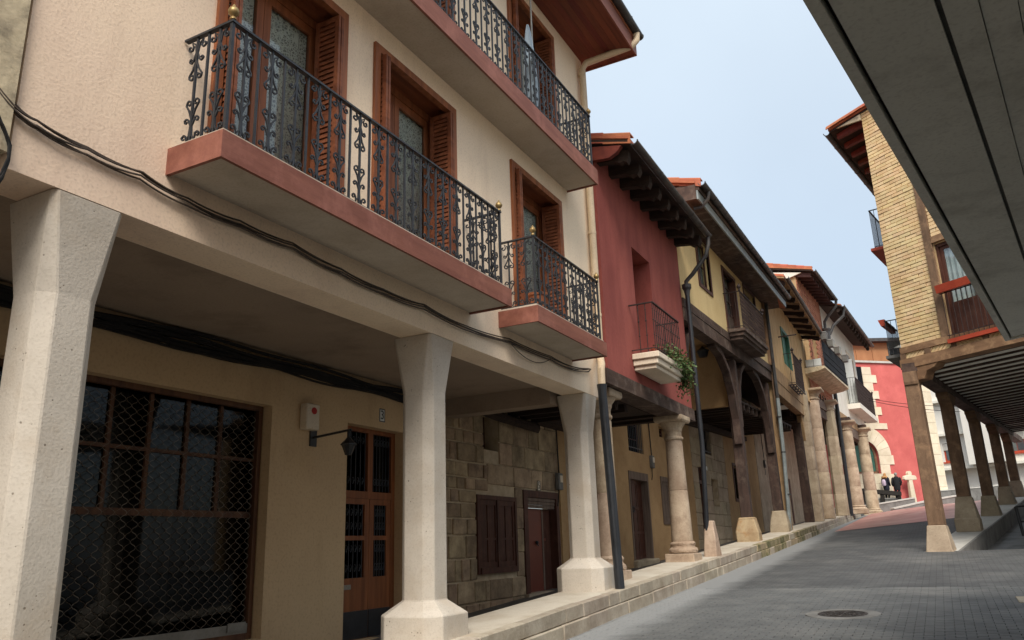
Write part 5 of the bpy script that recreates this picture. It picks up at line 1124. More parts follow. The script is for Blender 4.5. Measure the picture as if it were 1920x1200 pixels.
MB().box(FO, u0+.1, (u0+u1)/2-.01, -.16, -.1, z0, z1-.12).box(FO, (u0+u1)/2+.01, u1-.1, -.16, -.1, z0, z1-.12).build('door_leaf', M['green'], db)
nB, _ = FO.out(1476, 652, g0[0]-.05); nB = cl(nB, .35, .8)
ub1 = FO.px(1500, 668, nB)[0]; zr = FO.px(1476, 650, nB)[1]; zf = FO.px(1482, 712, nB)[1]
b = MB()
for i in range(4): b.box(FO, g0[0]-.1, ub1+.05, i*nB/3-.02, i*nB/3+.02, zf, zf+.05)
for i in range(5): u = g0[0]-.1+(ub1-g0[0]+.1)*i/4; b.box(FO, u-.03, u+.03, -.02, nB, zf+.051, zf+.09)
b.build('iron_floor_grid', M['rustiron'], H)
plain_railing(H, FO, g0[0]-.1, ub1, nB, zf+.09, zr, .12, M['rustiron'], dense=6, fin=(g0[0]-.1, ub1))
c1_, c2_ = FO.px(1459, 632, .25), FO.px(1493, 627, .9); MB().tube([FO.p(c1_[0], .25, c1_[1]), FO.p(c2_[0], .9, c2_[1])], .025, 5).build('clothes_bar', M['rustiron'], H)
MB().box(FO, -.02, .14, .003, .1, zb-1.8, zt).build('corner_post', M['timber'], H)
zm = FO.px(1460, 705, .02)[1]; zm2 = FO.px(1460, 730, .02)[1]
MB().box(FO, .2, 8.2, -.3, .05, zb-.15, zb+.34).jitter(.02).build('timber_beam', M['oldtimber'], H)
MB().box(FO, .2, 8.2, -.28, .03, zb-.6, zb-.16).jitter(.02).build('timber_beam', M['oldtimber'], H)
brace(H, FO, [(6.9, zb-.6), (7.3, zb-1.6), (7.7, 5.2), (7.9, 4.2)], .26, -.25, -.05, M['oldtimber'])
brace(H, FO, [(.35, 4.6), (.45, 5.4), (.9, zb-.75)], .24, -.25, -.05, M['oldtimber'])
MB().box(FO, .15, .5, -.25, .0, WT(28.7)-.1, zb-.6).jitter(.015).build('timber_post', M['oldtimber'], H)
b = MB(); q = onz(1514, 975, WT(34.5)); b.loft([[V((-4.95+dx, 35.4+dy, z)) for dx, dy in ((-.18, -.18), (.18, -.18), (.18, .18), (-.18, .18))] for z in (WT(35.4)-.1, 4.4, 6.3)]); b.jitter(.03).build('old_post', M['darkwood'], H, bevel=.02)
joists(H, FO, 5.7, 10, 8, XB+.1, -.36, zb-.75, .15, .2)
# ragged eave
eN = .78
rafters(H, FO, .6, 10.1, 9, eN, zt-.05, zt-.25, .12, .16)
MB().prism([FO.p(.3, eN+.04, zt-.06), FO.p(.3, -3, zt+.9), FO.p(.3, -3, zt+.95), FO.p(.3, eN+.04, zt-.01)], FO.d*10).build('eave_boarding', M['oldtimber'], H)
roof_slab(H, FO, .3, 10.35, eN+.06, zt, -3, zt+1.0, .05)
eave_tiles(H, FO, .3, 10.3, eN+.0, zt+.04, .28); gutter(H, FO.p(.3, eN+.13, zt-.02), FO.p(10.35, eN+.13, zt-.02), .07, rings=1.2)

# ================================================================== brick house, flower balcony
FK = Fr((-4.65, 38.6), (.75, 13.4))
H = thing('brick_house', (-4.4, 42, gz(42)), 'narrow red brick house with a tiled gable edge and a dark clad balcony', 'house')
zt = FK.px(1520, 615, 0)[1]+.1
k0, k1 = .55, 6.35
sl_ = FK.px(1507, 688, .0); zb = sl_[1]
z_w0 = FK.px(1502, 640, 0)[1]-1.0
w1 = (FK.px(1501, 600, 0)[0]+.3, FK.px(1512, 610, 0)[0]+.1, zb+.3, zb+2.7); w2 = (w1[1]+1.0, w1[1]+2.1, zb+.3, zb+2.5)
zt = 12.2
MB().wall(FK, k0, k1, zb-1.1, zt, -.35, -.03, [w1, w2]).build('wall', M['brickjoint'], H)
def brick_rows(parent, fr, u0, u1, z0, z1, n, holes, mat, bw, bh, gap, limit, tilt=0, dep=.04):
    """bricks laid one by one; beyond the limit the rest is one piece of the same geometry"""
    P = []; j = 0; z = z0
    while z + bh <= z1+.001:
        u = u0 - (bw/2 if j % 2 else 0)
        while u < u1:
            a, c = max(u, u0)+gap/2, min(u+bw, u1)-gap/2
            if c-a > .03 and not any(h[0]-.01 < (a+c)/2 < h[1]+.01 and h[2]-.01 < z+bh/2 < h[3]+.01 for h in holes): P.append((a, c, z+gap/2, z+bh-gap/2))
            u += bw
        z += bh; j += 1
    P.sort(key=lambda p: (fr.p(p[0], n, p[2])-EYE).length)
    protos = {}
    for a, c, q0, q1 in P[:limit]:
        e = rnd.uniform(-.006, .012); key = round(c-a, 3)
        if key not in protos:
            pr = MB().box(fr, a, c, n-dep, n, q0, q1).jitter(.003).build('brick', mat, parent); protos[key] = (pr, a, q0)
        else:
            pr, a0, z00 = protos[key]; o = inst(pr, WORLD[pr.name]+fr.d*(a-a0)+V((0, 0, q0-z00))+fr.n*e, parent)
    if P[limit:]:
        b = MB()
        for a, c, q0, q1 in P[limit:]: b.box(fr, a, c, n-dep, n+rnd.uniform(-.006, .01), q0, q1)
        b.build('brick', mat, parent, merge=False, kind='stuff')
brick_rows(H, FK, k0, k1, zb-1.0, FK.out(1511, 503, .35)[1]-.1, 0, [w1, w2], M['redbrick'], .34, .13, .02, 300)
for w_ in (w1, w2): MB().box(FK, w_[0], w_[1], -.34, -.3, w_[2], w_[3]).build('bricked_opening', M['redbrick'], H); MB().box(FK, w_[0]-.1, w_[1]+.1, -.02, .02, w_[3]+.003, w_[3]+.2).build('lintel', M['timber'], H)
nB, _ = FK.out(1537, 634, FK.px(1500, 639, 0)[0]); nB = cl(nB, .5, 1.2)
uL = FK.px(1500, 639, 0)[0]; uR = FK.px(1581, 674, nB)[0]; zr = FK.px(1537, 633, nB)[1]; zf = FK.px(1541, 683, nB)[1]
b = MB(); b.prism([FK.p(uL-.1, 0, zf-.28), FK.p(uL-.1, nB-.25, zf-.2), FK.p(uL-.1, nB+.05, zf-.1), FK.p(uL-.1, nB+.05, zf), FK.p(uL-.1, 0, zf)], FK.d*(uR-uL+.2)); b.build('balcony_slab', M['oldplaster'], H)
plain_railing(H, FK, uL, uR, nB, zf, zr, .3, M['rustiron'])
MB().box(FK, uL+.03, uR-.03, nB+.025, nB+.035, zf+.04, zr-.1).build('dark_cladding', M['matt_black'], H)
b = MB()
for i in range(3): b.box(FK, uL+.03, uR-.03, nB+.036, nB+.05, zf+.1+i*.3, zf+.13+i*.3)
b.build('cladding_batten', M['matt_black'], H)
MB().box(FK, uL+.1, uL+.14, .1, nB-.1, zf+.05, zf+.4).build('pale_screen', M['enamel'], H)
for i, f in enumerate((.03, .30, .58, .93)):
    c = FK.p(uL+(uR-uL)*f, nB+.16, zr-.1); nm = ['near end of the dark clad balcony', 'second from the near end of the dark clad balcony', 'third from the near end of the dark clad balcony', 'far end of the dark clad balcony'][i]
    t = thing('planter', c, ('dark ' if i in (0, 3) else 'pale grey ')+'hanging planter at the '+nm, 'planter', 'planters on the dark clad balcony')
    b = MB(); b.loft([[c+FK.d*du*k+FK.n*dn*k+V((0, 0, z)) for du, dn in ((-.26, -.14), (.26, -.14), (.26, .14), (-.26, .14))] for z, k in ((0, .75), (.28, 1.0), (.3, 1.08), (.34, 1.08))]); b.build('box', M['greywall'] if i in (0, 3) else M['alu'], t)
    MB().box(FK, (c-FK.P).dot(FK.d)-.04, (c-FK.P).dot(FK.d)+.04, nB+.0, nB+.05, c.z+.1, c.z+.36).build('hook', M['rustiron'], t)
MB().box(FK, .3, 6.5, -.35, .04, zb-1.55, zb-1.1).jitter(.02).build('timber_beam', M['greywood'], H)
MB().box(FK, .3, 6.5, -.3, .0, zb-2.0, zb-1.56).jitter(.02).build('timber_beam', M['darkwoodY'], H)
for i in range(9): u = .7+i*.66; MB().box(FK, u-.09, u+.09, -.34, .03, zb-1.08, zb-.82).build('joist_end', M['darkwood'], H)
def at_ground(x, y, h): d = ray(x, y); t = (.05+h-EYE.z+.0517*EYE.y)/(d.z-.0517*d.y); return EYE+d*t
for (bx, by, tx, ty, cap, sq, r, lb) in ((1533, 977, 1507, 733, 0, .09, .27, 'square stone pier with chamfered edges'), (1553, 972, 1527, 730, 1, 0, .33, None), (1581, 966, 1556, 752, 1, .12, .3, None)):
    q = at_ground(bx, by, .36); tz = ony(tx, ty, q.y).z
    column(H, q.x, q.y, WT(q.y), max(tz, zb-2.0), r, r*.9, M['palestone'] if sq else M['column'], cap=bool(cap), base=False, square=sq, joints=(.2, .38, .56, .75) if True else (), label=lb)
joists(H, FK, .3, 6.5, 9, XB+.2, -.36, zb-2.0, .16, .2)
# roof of the brick house: orange tiles along the gable edge, deep rafters
gu0 = .35; eN, eZ = FK.out(1511, 503, gu0); eN = cl(eN, .8, 1.8)
zt2 = eZ-.12
rafters(H, FK, .6, 6.3, 10, eN-.1, zt2-.12, zt2-.3, .15, .22, M['redjoist'], carved=False)
MB().prism([FK.p(.35, eN, zt2-.06), FK.p(.35, -3.2, zt2+.95), FK.p(.35, -3.2, zt2+1.0), FK.p(.35, eN, zt2)], FK.d*6.05).build('eave_boarding', M['joist'], H)
MB().wall(FK, k0, k1, zt, zt2+.1, -.3, -.02).build('frieze', M['brickjoint'], H)
roof_slab(H, FK, .33, 6.45, eN+.03, zt2+.01, -3.2, zt2+1.02, .05)
verge(H, FK, .38, eN+.04, zt2+.1, 12, .30, .36, .17); eave_tiles(H, FK, .6, 6.4, eN-.06, zt2+.05, .30, .3)
MB().prism([FK.p(.42, eN-.5, zt2-.02), FK.p(.42, -2.5, zt2+.55), FK.p(.42, -2.5, zt2+.3), FK.p(.42, eN-1.2, zt2-.2)], FK.d*.1).build('verge_board', M['white'], H)
MB().prism([FK.p(.56, -.4, zt), FK.p(.56, -3.1, zt), FK.p(.56, -3.1, zt2+.85), FK.p(.56, -.4, zt2+.1)], FK.d*.2).build('gable', M['ochre'], H)
gutter(H, FK.p(.4, eN+.1, zt2), FK.p(6.4, eN+.1, zt2), .09, rings=.9)
q = [FK.p(6.3, eN+.1, zt2-.08), FK.p(6.3, eN+.05, zt2-.4), FK.p(6.3, eN*.5, zt2-.85), FK.p(6.3, .16, zt2-1.15), FK.p(6.3, .14, zt2-1.6)]
MB().tube(q, .08, 8).build('downpipe', M['gutter'], H, smooth=True)
MB().lathe(FK.p(6.3, .16, zt2-2.6), [(.09, 0), (.14, .2), (.2, .3), (.2, .9), (.24, .95), (.24, 1.05)], 10).build('rain_head', M['gutter'], H)
MB().tube([FK.p(6.3, .16, zt2-2.6), FK.p(6.3, .16, zb-1), FK.p(6.35, .1, WT(45)-.1)], .1, 8).build('downpipe', M['blackpipe'], H, smooth=True)
MB().box(FK, 5.3, 5.9, -1.0, -.5, zt2+.2, zt2+1.25).box(FK, 5.2, 6.0, -1.1, -.4, zt2+1.251, zt2+1.35).build('chimney', M['greywall'], H)

# ================================================================== white house at the end of the row
H = thing('white_house', (-4.0, 51, gz(51)), 'white rendered house at the far end of the row with a black iron balcony', 'house')
v0, v1 = 6.45, 17.6
nB, _ = FK.out(1593, 698, FK.px(1581, 700, 0)[0]); nB = cl(nB, .6, 1.3)
uL = FK.px(1581, 700, 0)[0]; uR = FK.px(1633, 724, nB)[0]; zr = FK.px(1593, 697, nB)[1]; zf = FK.px(1593, 741, nB)[1]
wA = (FK.px(1562, 648, 0)[0]+.3, FK.px(1577, 668, 0)[0], zf+1.2, FK.px(1563, 646, 0)[1]-.2); wB_ = (FK.px(1588, 668, 0)[0], FK.px(1600, 690, 0)[0], zf, FK.px(1589, 668, 0)[1])
zt = FK.px(1575, 600, 0)[1]
MB().wall(FK, v0, v1, zf-.9, zt, -.35, 0, [wA, wB_]).build('wall', M['white'], H)
MB().box(FK, v0, v1, -3.5, -.36, zf-.2, zf-.1).box(FK, v1-.3, v1, -3.5, -.36, zf-.09, zt).build('side_wall', M['white'], H)
for w_ in (wA, wB_):
    simple_window(H, FK, *w_, 0, M['doordark'], M['dglass'], 2, 2, deep=.2)
    b = MB(); c = .3; b.box(FK, w_[0]-c, w_[0], .002, .03, w_[2]-c, w_[3]+c).box(FK, w_[1], w_[1]+c, .002, .03, w_[2]-c, w_[3]+c).box(FK, w_[0], w_[1], .002, .03, w_[3], w_[3]+c); b.build('stone_surround', M['dress'], H)
MB().box(FK, uL-.1, uR+.1, .0, nB+.08, zf-.3, zf).build('balcony_slab', M['white'], H)
plain_railing(H, FK, uL, uR, nB, zf, zr, .14, M['rustiron'], dense=6, fin=(uR,))
MB().box(FK, uL+.05, uR-.05, nB-.03, nB-.022, zf+.1, zr-.06).build('dark_cladding', M['matt_black'], H)
MB().box(FK, uL+.5, uL+.56, .05, .5, zf, zr+1.2).build('folded_shutter', M['enamel'], H)
MB().box(FK, v0, v1, -.35, .05, zf-1.35, zf-.9).jitter(.02).build('timber_beam', M['oldtimber'], H)
MB().box(FK, v0, v1+.3, -.3, .02, zf-1.9, zf-1.36).jitter(.02).build('timber_beam', M['greywood'], H)
joists(H, FK, v0, v1, 10, XB+.2, -.36, zf-1.85, .16, .2)
zcol = zf-1.9
for (bx, by, tx, ty) in ((1609, 961, 1590, 790), (1639, 964, 1623, 803)):
    q = at_ground(bx, by, .36 if bx < 1620 else .06); z0 = WT(q.y) if bx < 1620 else gz(q.y)
    column(H, q.x, q.y, z0, max(ony(tx, ty, q.y).z, 0), .36, .30, M['column'], joints=(.25, .5, .75))
    zc_ = ony(tx, ty, q.y).z; MB().box(W0, q.x-.3, q.x+.3, -q.y-.3, -q.y+.3, zc_+.002, max(zc_+.2, zcol)).build('bearing_block', M['darkwood'], H)
eN, eZ = FK.out(1576, 570, 6.5); eN = cl(eN, .9, 2.0); e2 = eZ-.1
z_in = zt-.05
rafters(H, FK, v0+.1, v1, 13, eN-.1, z_in, e2-.3, .17, .24, M['joist'])
MB().prism([FK.p(v0-.1, eN, e2-.06), FK.p(v0-.1, -3.2, e2+.95), FK.p(v0-.1, -3.2, e2+1.0), FK.p(v0-.1, eN, e2)], FK.d*(v1-v0+.3)).build('eave_boarding', M['joist'], H)
roof_slab(H, FK, v0-.1, v1+.3, eN+.03, e2+.01, -3.2, e2+1.02, .05); eave_tiles(H, FK, v0, v1+.2, eN-.06, e2+.05, .3, .3); gutter(H, FK.p(v0-.1, eN+.1, e2), FK.p(v1+.3, eN+.1, e2), .1, rings=1.0)
MB().wall(FK, v0, v1, zt, e2+.1, -.3, -.02).build('frieze', M['darkwood'], H)
q = [FK.p(v0+.3, eN+.1, e2-.08), FK.p(v0+.3, eN+.02, e2-.5), FK.p(v0+.15, eN*.5, e2-1.0), FK.p(v0+.05, .3, e2-1.5)]; MB().tube(q, .08, 8).build('downpipe', M['gutter'], H, smooth=True)
MB().wall(FL, 36.6, 50, 1.8, 8, XB-.3, XB).build('back_wall', M['palestone'], H)

# ================================================================== coral red building closing the street
FC = Fr((-2.64, 60), (.73, .68))
H = thing('red_church', (-2.64, 60, 3.3), 'tall coral red building with pale stone quoins and a green arched window', 'church')
aL = FC.px(1604, 885, 0)[0]; aR = FC.px(1660, 885, 0)[0]-.35; aB = FC.px(1640, 888, 0)[1]
ac = (aL+aR)/2; ar = (aR-aL)/2; aT = FC.px(1636, 826, 0)[1]; spz = aT-ar
cR = FC.px(1772, 900, 0)[0]
ztop = 13.2; cl0 = -7.5
b = MB(); seg = 14
arc = [(ac+ar*math.cos(math.pi*i/seg), spz+ar*math.sin(math.pi*i/seg)) for i in range(seg+1)]
def fq(pts): 
    i = len(b.v); b.v += [FC.p(u, 0, z) for u, z in pts]; b.f.append(tuple(range(i, i+len(pts))))
fq([(cl0, 2), (aL, 2), (aL, ztop), (cl0, ztop)]); fq([(aR, 2), (cR, 2), (cR, ztop), (aR, ztop)]); fq([(aL, 2), (aR, 2), (aR, aB), (aL, aB)])
for i in range(seg): fq([arc[i+1], arc[i], (arc[i][0], ztop), (arc[i+1][0], ztop)])
loop = [(aL, aB), (aR, aB)] + arc
for i in range(len(loop)):
    p, q = loop[i], loop[(i+1) % len(loop)]
    if (V((*p, 0))-V((*q, 0))).length > 1e-6: b.quad(FC.p(p[0], 0, p[1]), FC.p(q[0], 0, q[1]), FC.p(q[0], -.5, q[1]), FC.p(p[0], -.5, p[1]))
b.quad(FC.p(cR, 0, 2), FC.p(cR, -12, 2), FC.p(cR, -12, ztop), FC.p(cR, 0, ztop)); b.quad(FC.p(cl0, 0, ztop), FC.p(cR, 0, ztop), FC.p(cR, -12, ztop), FC.p(cl0, -12, ztop)); b.quad(FC.p(cl0, 0, 2), FC.p(cl0, -12, 2), FC.p(cl0, -12, ztop), FC.p(cl0, 0, ztop))
b.build('wall', M['church'], H)
MB().box(FC, cl0, cR+.05, -.4, .12, ztop+.002, ztop+.14).build('coping', M['coping'], H)
# surround of the arch: voussoirs and jamb stones
b = MB(); ro = ar+1.0; kv = 11
for i in range(kv):
    a0, a1 = math.pi*i/kv+.006, math.pi*(i+1)/kv-.006
    P = [(ac+r*math.cos(a), spz+r*math.sin(a)) for r, a in ((ar, a0), (ro, a0), (ro, (a0+a1)/2), (ro, a1), (ar, a1), (ar, (a0+a1)/2))]
    MB().prism([FC.p(u, .003, z) for u, z in P], FC.n*.06).build('voussoir', M['dress'], H)
z = spz; i = 0
while z > 3.0:
    h = .62; z0 = z-h
    for sg, e in ((1, aR), (-1, aL)):
        wdt = 1.15 if i % 2 == 0 else .75
        a, c = (e, e+wdt) if sg > 0 else (e-wdt, e)
        if z0 < aB-.1 and sg > 0: pass
        MB().box(FC, a+.006, c-.006, .003, .06, z0+.006, z-.006).build('quoin', M['dress'], H)
    if z0 < aB: MB().box(FC, aL+.006, aR-.006, .003, .05, z0+.006, min(z, aB)-.006).build('sill_stone', M['dress'], H)
    z = z0; i += 1
ag = thing_part('arched_window', H, FC.p(ac, -.3, aB))
def archring(r0, r1, n0, n1):
    b = MB(); P = [[(ac+r*math.cos(math.pi*i/seg), spz+r*math.sin(math.pi*i/seg)) for i in range(seg+1)] for r in (r0, r1)]
    o = [(ac+r1, aB)] + P[1] + [(ac-r1, aB)]; n_ = [(ac+r0, aB+(r1-r0))] + P[0] + [(ac-r0, aB+(r1-r0))]
    for i in range(len(o)-1): b.prism([FC.p(*p) for p in ((o[i][0], n0, o[i][1]), (o[i+1][0], n0, o[i+1][1]), (n_[i+1][0], n0, n_[i+1][1]), (n_[i][0], n0, n_[i][1]))], FC.n*(n1-n0))
    b.box(FC, ac-r1, ac+r1, n0, n1, aB, aB+(r1-r0)); return b
archring(ar-.16, ar-.002, -.4, -.2).build('frame', M['timber'], ag); archring(ar-.36, ar-.162, -.42, -.26).build('leaf_frame', M['dkgreen'], ag)
b = MB(); b.prism([FC.p(u, -.36, z) for u, z in [(ac-ar+.3, aB+.1), (ac+ar-.3, aB+.1)] + [(ac+(ar-.3)*math.cos(math.pi*i/seg), spz+(ar-.3)*math.sin(math.pi*i/seg)) for i in range(seg+1)]], FC.n*.02); b.build('pane', M['dglass'], ag)
MB().box(FC, ac-ar+.36, ac-.15, -.34, -.27, aB+.2, spz+ar*.7).build('open_leaf', M['dkgreen'], ag)
b = MB(); b.prism([FC.p(u, -.7, z) for u, z in ((aL-.2, aB-.2), (aR+.2, aB-.2), (aR+.2, aT+.2), (aL-.2, aT+.2))], FC.n*.05); b.build('room', M['interior'], H)
# upper opening with its stone jambs, mostly behind the balcony
lt = FC.px(1662, 797, 0); lz = FC.px(1640, 797, 0)[1]
MB().box(FC, lt[0]-4.2, lt[0], .003, .07, lz-.28, lz+.12).build('sill_stone', M['dress'], H)
z = lz+.13
for i in range(7):
    wdt = 1.0 if i % 2 else .55; e = FC.px(1634, 760, 0)[0]
    MB().box(FC, e-.4, e+wdt*.8-.1, .003, .06, z+.006, z+.55).build('quoin', M['dress'], H); z += .56
MB().box(FC, e-2.2, e-.41, .002, .03, lz+.13, z).build('upper_window', M['dglass'], H)
z = 3.2; i = 0
while z < ztop-.3:
    wdt = 1.5 if i % 2 else .95
    MB().box(FC, cR-wdt, cR+.05, .003, .06, z+.008, z+.72).build('quoin', M['dress'], H); z += .73; i += 1
MB().box(FC, aR+1.5, cR, .003, .05, 2.5, 3.55).build('plinth', M['dress'], H)
# timber penthouse behind it
FT = Fr((-6, 62.5), (.86, .5))
H = thing('timber_house', (-3, 66, 3), 'honey coloured timber clad upper storey with glass rising behind the red wall', 'building')
t0, tz0 = FT.px(1608, 640, 0); t1 = FT.px(1664, 655, 0)[0]; t2 = FT.px(1692, 655, 0)[0]; tzz = FT.px(1640, 643, 0)[1]; tb = FT.px(1640, 684, 0)[1]-2.0
MB().box(FT, t0-6, t1, -6, 0, tb-8, tzz).build('wall', M['honey'], H)
for i in range(9):
    u = t1-.02-i*1.25; MB().box(FT, u-1.22, u, .002, .05, tb, tzz-.55).build('cladding_panel', M['honey'], H)
MB().box(FT, t1+.05, t2, -6, -.02, tb-8, tb).build('lower_wall', M['honey'], H)
gw = thing_part('glazing', H, FT.p(t1, 0, tb))
pane_grid(gw, FT, t1+.05, t2, tb, tzz-.4, -.02, 3, 2, M['gutter'], M['dglass'], .1, bars=.08)
room(gw, FT, t1+.05, t2, tb, tzz-.4, -5, -.1, M['curtain'])
MB().box(FT, t0-6, t2+.3, -7, .55, tzz+.002, tzz+.25).build('roof', M['gutter'], H)

# cross, walls, bench, wires in the little square
uc, zc = FC.px(1713, 937, .6); tc = FC.px(1704, 884, .6)[1]
t = thing('stone_cross', FC.p(uc, .55, G(-1.5, 58)), 'pale stone cross with rounded top standing before the red wall', 'cross')
b = MB(); hgt = tc-zc; 
b.loft([[FC.p(uc+du*k, .55+dn*k, z) for du, dn in ((-.2, -.14), (.2, -.14), (.2, .14), (-.2, .14))] for z, k in ((zc-.5, 1.05), (tc-.55, .72), (tc-.54, .72), (tc-.15, .72))])
b.build('shaft', M['dress'], t, bevel=.02)
b = MB(); b.prism([FC.p(uc+du, .43, zz) for du, zz in ((-.5, tc-.5), (-.44, tc-.56), (.44, tc-.56), (.5, tc-.5), (.46, tc-.32), (.34, tc-.26), (-.34, tc-.26), (-.46, tc-.32))], FC.n*.24); b.build('arm', M['dress'], t, bevel=.02)
b = MB(); b.prism([FC.p(uc+.15*math.cos(a*math.pi/8), .44, tc-.14+.17*math.sin(a*math.pi/8)) for a in range(16)], FC.n*.22); b.build('head', M['dress'], t)
def low_wall(pts, h, label, name='low_wall', w_=.3, mat=None, cop=True):
    t = thing(name, pts[0], label, 'wall'); b = MB(); c = MB(); k = len(pts); L1, L2 = [], []
    for i in range(k):
        a = (V(pts[min(i+1, k-1)])-V(pts[max(i-1, 0)])); a.z = 0; a.normalize(); n_ = V((a.y, -a.x, 0)); L1.append(V(pts[i])+n_*w_/2); L2.append(V(pts[i])-n_*w_/2)
    hs = h if isinstance(h, (list, tuple)) else [h]*k
    b.loft([[L1[i]-V((0, 0, 1.2)), L2[i]-V((0, 0, 1.2)), L2[i]+V((0, 0, hs[i])), L1[i]+V((0, 0, hs[i]))] for i in range(k)]); b.build('wall', mat or M['greywall'], t)
    if cop: 
        Z = lambda p, s_, q, hh: p+(p-q)*.12+V((0, 0, hh+s_))
        c.loft([[Z(L1[i], .002, L2[i], hs[i]), Z(L2[i], .002, L1[i], hs[i]), Z(L2[i], .08, L1[i], hs[i]), Z(L1[i], .08, L2[i], hs[i])] for i in range(k)]); c.build('coping', M['coping'], t)
    return t
def atY(x, y, Y): return ony(x, y, Y)
low_wall([atY(1560, 955, 54.5), atY(1640, 947, 55.5), atY(1712, 935, 57.5)], 0.0, 'sloping grey ramp wall with a pale coping below the bench')
low_wall([atY(1673, 955, 52.5), atY(1700, 949, 53.2), atY(1745, 939, 54.5), atY(1790, 931, 56)], 0.0, 'low grey wall in front of the red building at the top of the street', mat=M['greywall'], cop=True)
low_wall([atY(1755, 922, 62), atY(1795, 918, 63), atY(1850, 914, 65), atY(1900, 906, 67)], 0.0, 'grey stone clad wall seen between the brown posts', cop=True)
low_wall([atY(1540, 936, 57.5), atY(1620, 936, 58), atY(1690, 936, 58.8)], 0.0, 'grey terrace wall carrying the dark bench', cop=True)
bp0, bp1 = atY(1625, 920, 57.9), atY(1688, 925, 58.6)
bn = thing('bench', bp0, 'long dark bench on the terrace wall in front of the arched window', 'bench'); d_ = (bp1-bp0); b = MB(); s_ = V((d_.y, -d_.x, 0)).normalized()
b.loft([[p+s_*.25-V((0, 0, .16)), p-s_*.25-V((0, 0, .16)), p-s_*.25+V((0, 0, .1)), p+s_*.25+V((0, 0, .1))] for p in (bp0-d_*1.3, bp1)]); b.build('seat', M['darkgap'], bn)
for f in (-1.2, -.6, -.1, .45, .95): p = bp0+d_*f; MB().loft([[p+V((dx, dy, z)) for dx, dy in ((-.12, -.2), (.12, -.2), (.12, .2), (-.12, .2))] for z in (-.75, -.161)]).build('leg', M['darkgap'], bn)
w1_, w2_ = FK.p(17, .3, 9.0), None
for i, (yA, yB, l) in enumerate(((745, 762, 'upper thin wire crossing in front of the red building'), (748, 772, 'lower thin wire crossing in front of the red building'))):
    A_, B2 = ony(1618, yA, 56), ony(1800, yB, 46); P = [A_.lerp(B2, j/14)-V((0, 0, .5*4*(j/14)*(1-j/14)))*.3 for j in range(15)]
    MB().tube(P, .018, 4).build('overhead_wire', M['cable'], None, label=l, cat='wire')

# ================================================================== pale apartment block far behind the posts
FA = Fr((0, 86), (.9, -.436))
H = thing('apartment_block', (4, 84, 3), 'pale apartment block with red framed windows seen between the brown posts', 'building')
q0 = FA.px(1755, 850, 0)[0]-3; q1 = q0+30
zg = FA.px(1800, 905, 0)[1]-2.2; zf = FA.px(1800, 880, 0)[1]
wn_ = []
for (x0, ya_, x1, yb_) in ((1766, 832, 1788, 864), (1819, 820, 1860, 857), (1884, 812, 1925, 845), (1768, 772, 1789, 800), (1822, 762, 1862, 795)):
    a, b_ = FA.px(x0, ya_, 0), FA.px(x1, yb_, 0); wn_.append((a[0], b_[0], b_[1]-.05, a[1]))
for k in range(2): u = wn_[2][1]+1.5+4*k; wn_.append((u, u+2, wn_[2][2], wn_[2][3]))
MB().wall(FA, q0, q1, zf, zf+13, -.4, 0, wn_).build('wall', M['aptwhite'], H)
MB().box(FA, q0+.02, q1, -9, -.41, zg-3, zf+12.9).build('core', M['aptwhite'], H)
zd = zf-.02; doors = []
MB().box(FA, q0+.02, q1, -3.0, -2.6, zg-3, zf-.01).build('ground_floor_wall', M['greywall'], H)
for x in (1786, 1806, 1874): u = FA.px(x, 905, -2.6)[0]; MB().box(FA, u, u+1.2, -2.6, -2.5, zg-3, zf-1.1).build('shop_door', M['interior'], H)
for k in (0, 1, 2): MB().box(FA, q0-.05, q1, .002, .5, zf-.002+3.15*k, zf+.22+3.15*k).build('floor_band', M['white'], H)
for w_ in wn_:
    wd_ = simple_window(H, FA, *w_, 0, M['redledge'], M['glass'], 2, 1, deep=.15, curtain=True, frame=.14)
    MB().box(FA, w_[0], w_[1], -.13, -.05, w_[3]-(w_[3]-w_[2])*.38, w_[3]-.01).build('roller_blind', M['coping'], wd_)
    MB().box(FA, w_[0]-.1, w_[1]+.1, .002, .15, w_[2]-.14, w_[2]-.003).build('sill', M['redledge'], wd_)
for i in range(3): u = q0+6.3+i*9; MB().box(FA, u, u+3.2, .003, 1.1, zf+.25, zf+7).build('bay', M['aptwhite'], H)

# ================================================================== brick corner house over the right-hand arcade
H = thing('brick_corner_house', (-.3, 22.4, 1.2), 'buff brick corner house with brown timber framing standing on brown posts', 'house')
FBL = Fr((-.33, 22.42), (-.17, -.985))
zb0 = FW.px(1740, 683, 0)[1]; zb1 = FW.px(1740, 663, 0)[1]; zp1 = FW.px(1740, 652, 0)[1]; zr1 = FW.px(1740, 640, 0)[1]
uP0 = FW.px(1741, 500, 0)[0]; uP1 = FW.px(1760, 560, 0)[0]; uP1 = max(uP1, uP0+.2)
wu0 = uP1+.02; wu1 = wu0+1.7; wz0 = FW.px(1795, 634, 0)[1]; wz1 = FW.px(1767, 452, 0)[1]
zt = FW.px(1613, 213, 0)[1]
MB().wall(FW, 0, 7, zr1, zt-.1, -.4, -.035, [(wu0, wu1, wz0, wz1)]).build('wall', M['brickjoint'], H)
hol = [(wu0-.02, wu1+.2, wz0-.12, wz1+.2), (uP0, uP1, zr1, 20), (wu1, 9, zr1, wz1+2)]
brick_rows(H, FW, .0, uP0-.002, zr1+.005, zt+.2, 0, [], M['brick'], .335, .098, .016, 300); brick_rows(H, FW, uP1+.002, wu1, wz1+.21, zt+.2, 0, [], M['brick'], .335, .098, .016, 0)
MB().wall(FBL, -12, -.02, zr1, zt, -.4, 0).build('side_wall', M['brickjoint'], H)
MB().box(FW, uP0+.003, uP1-.003, -.04, .03, zr1+.002, zt-.1).build('timber_post', M['timber'], H)
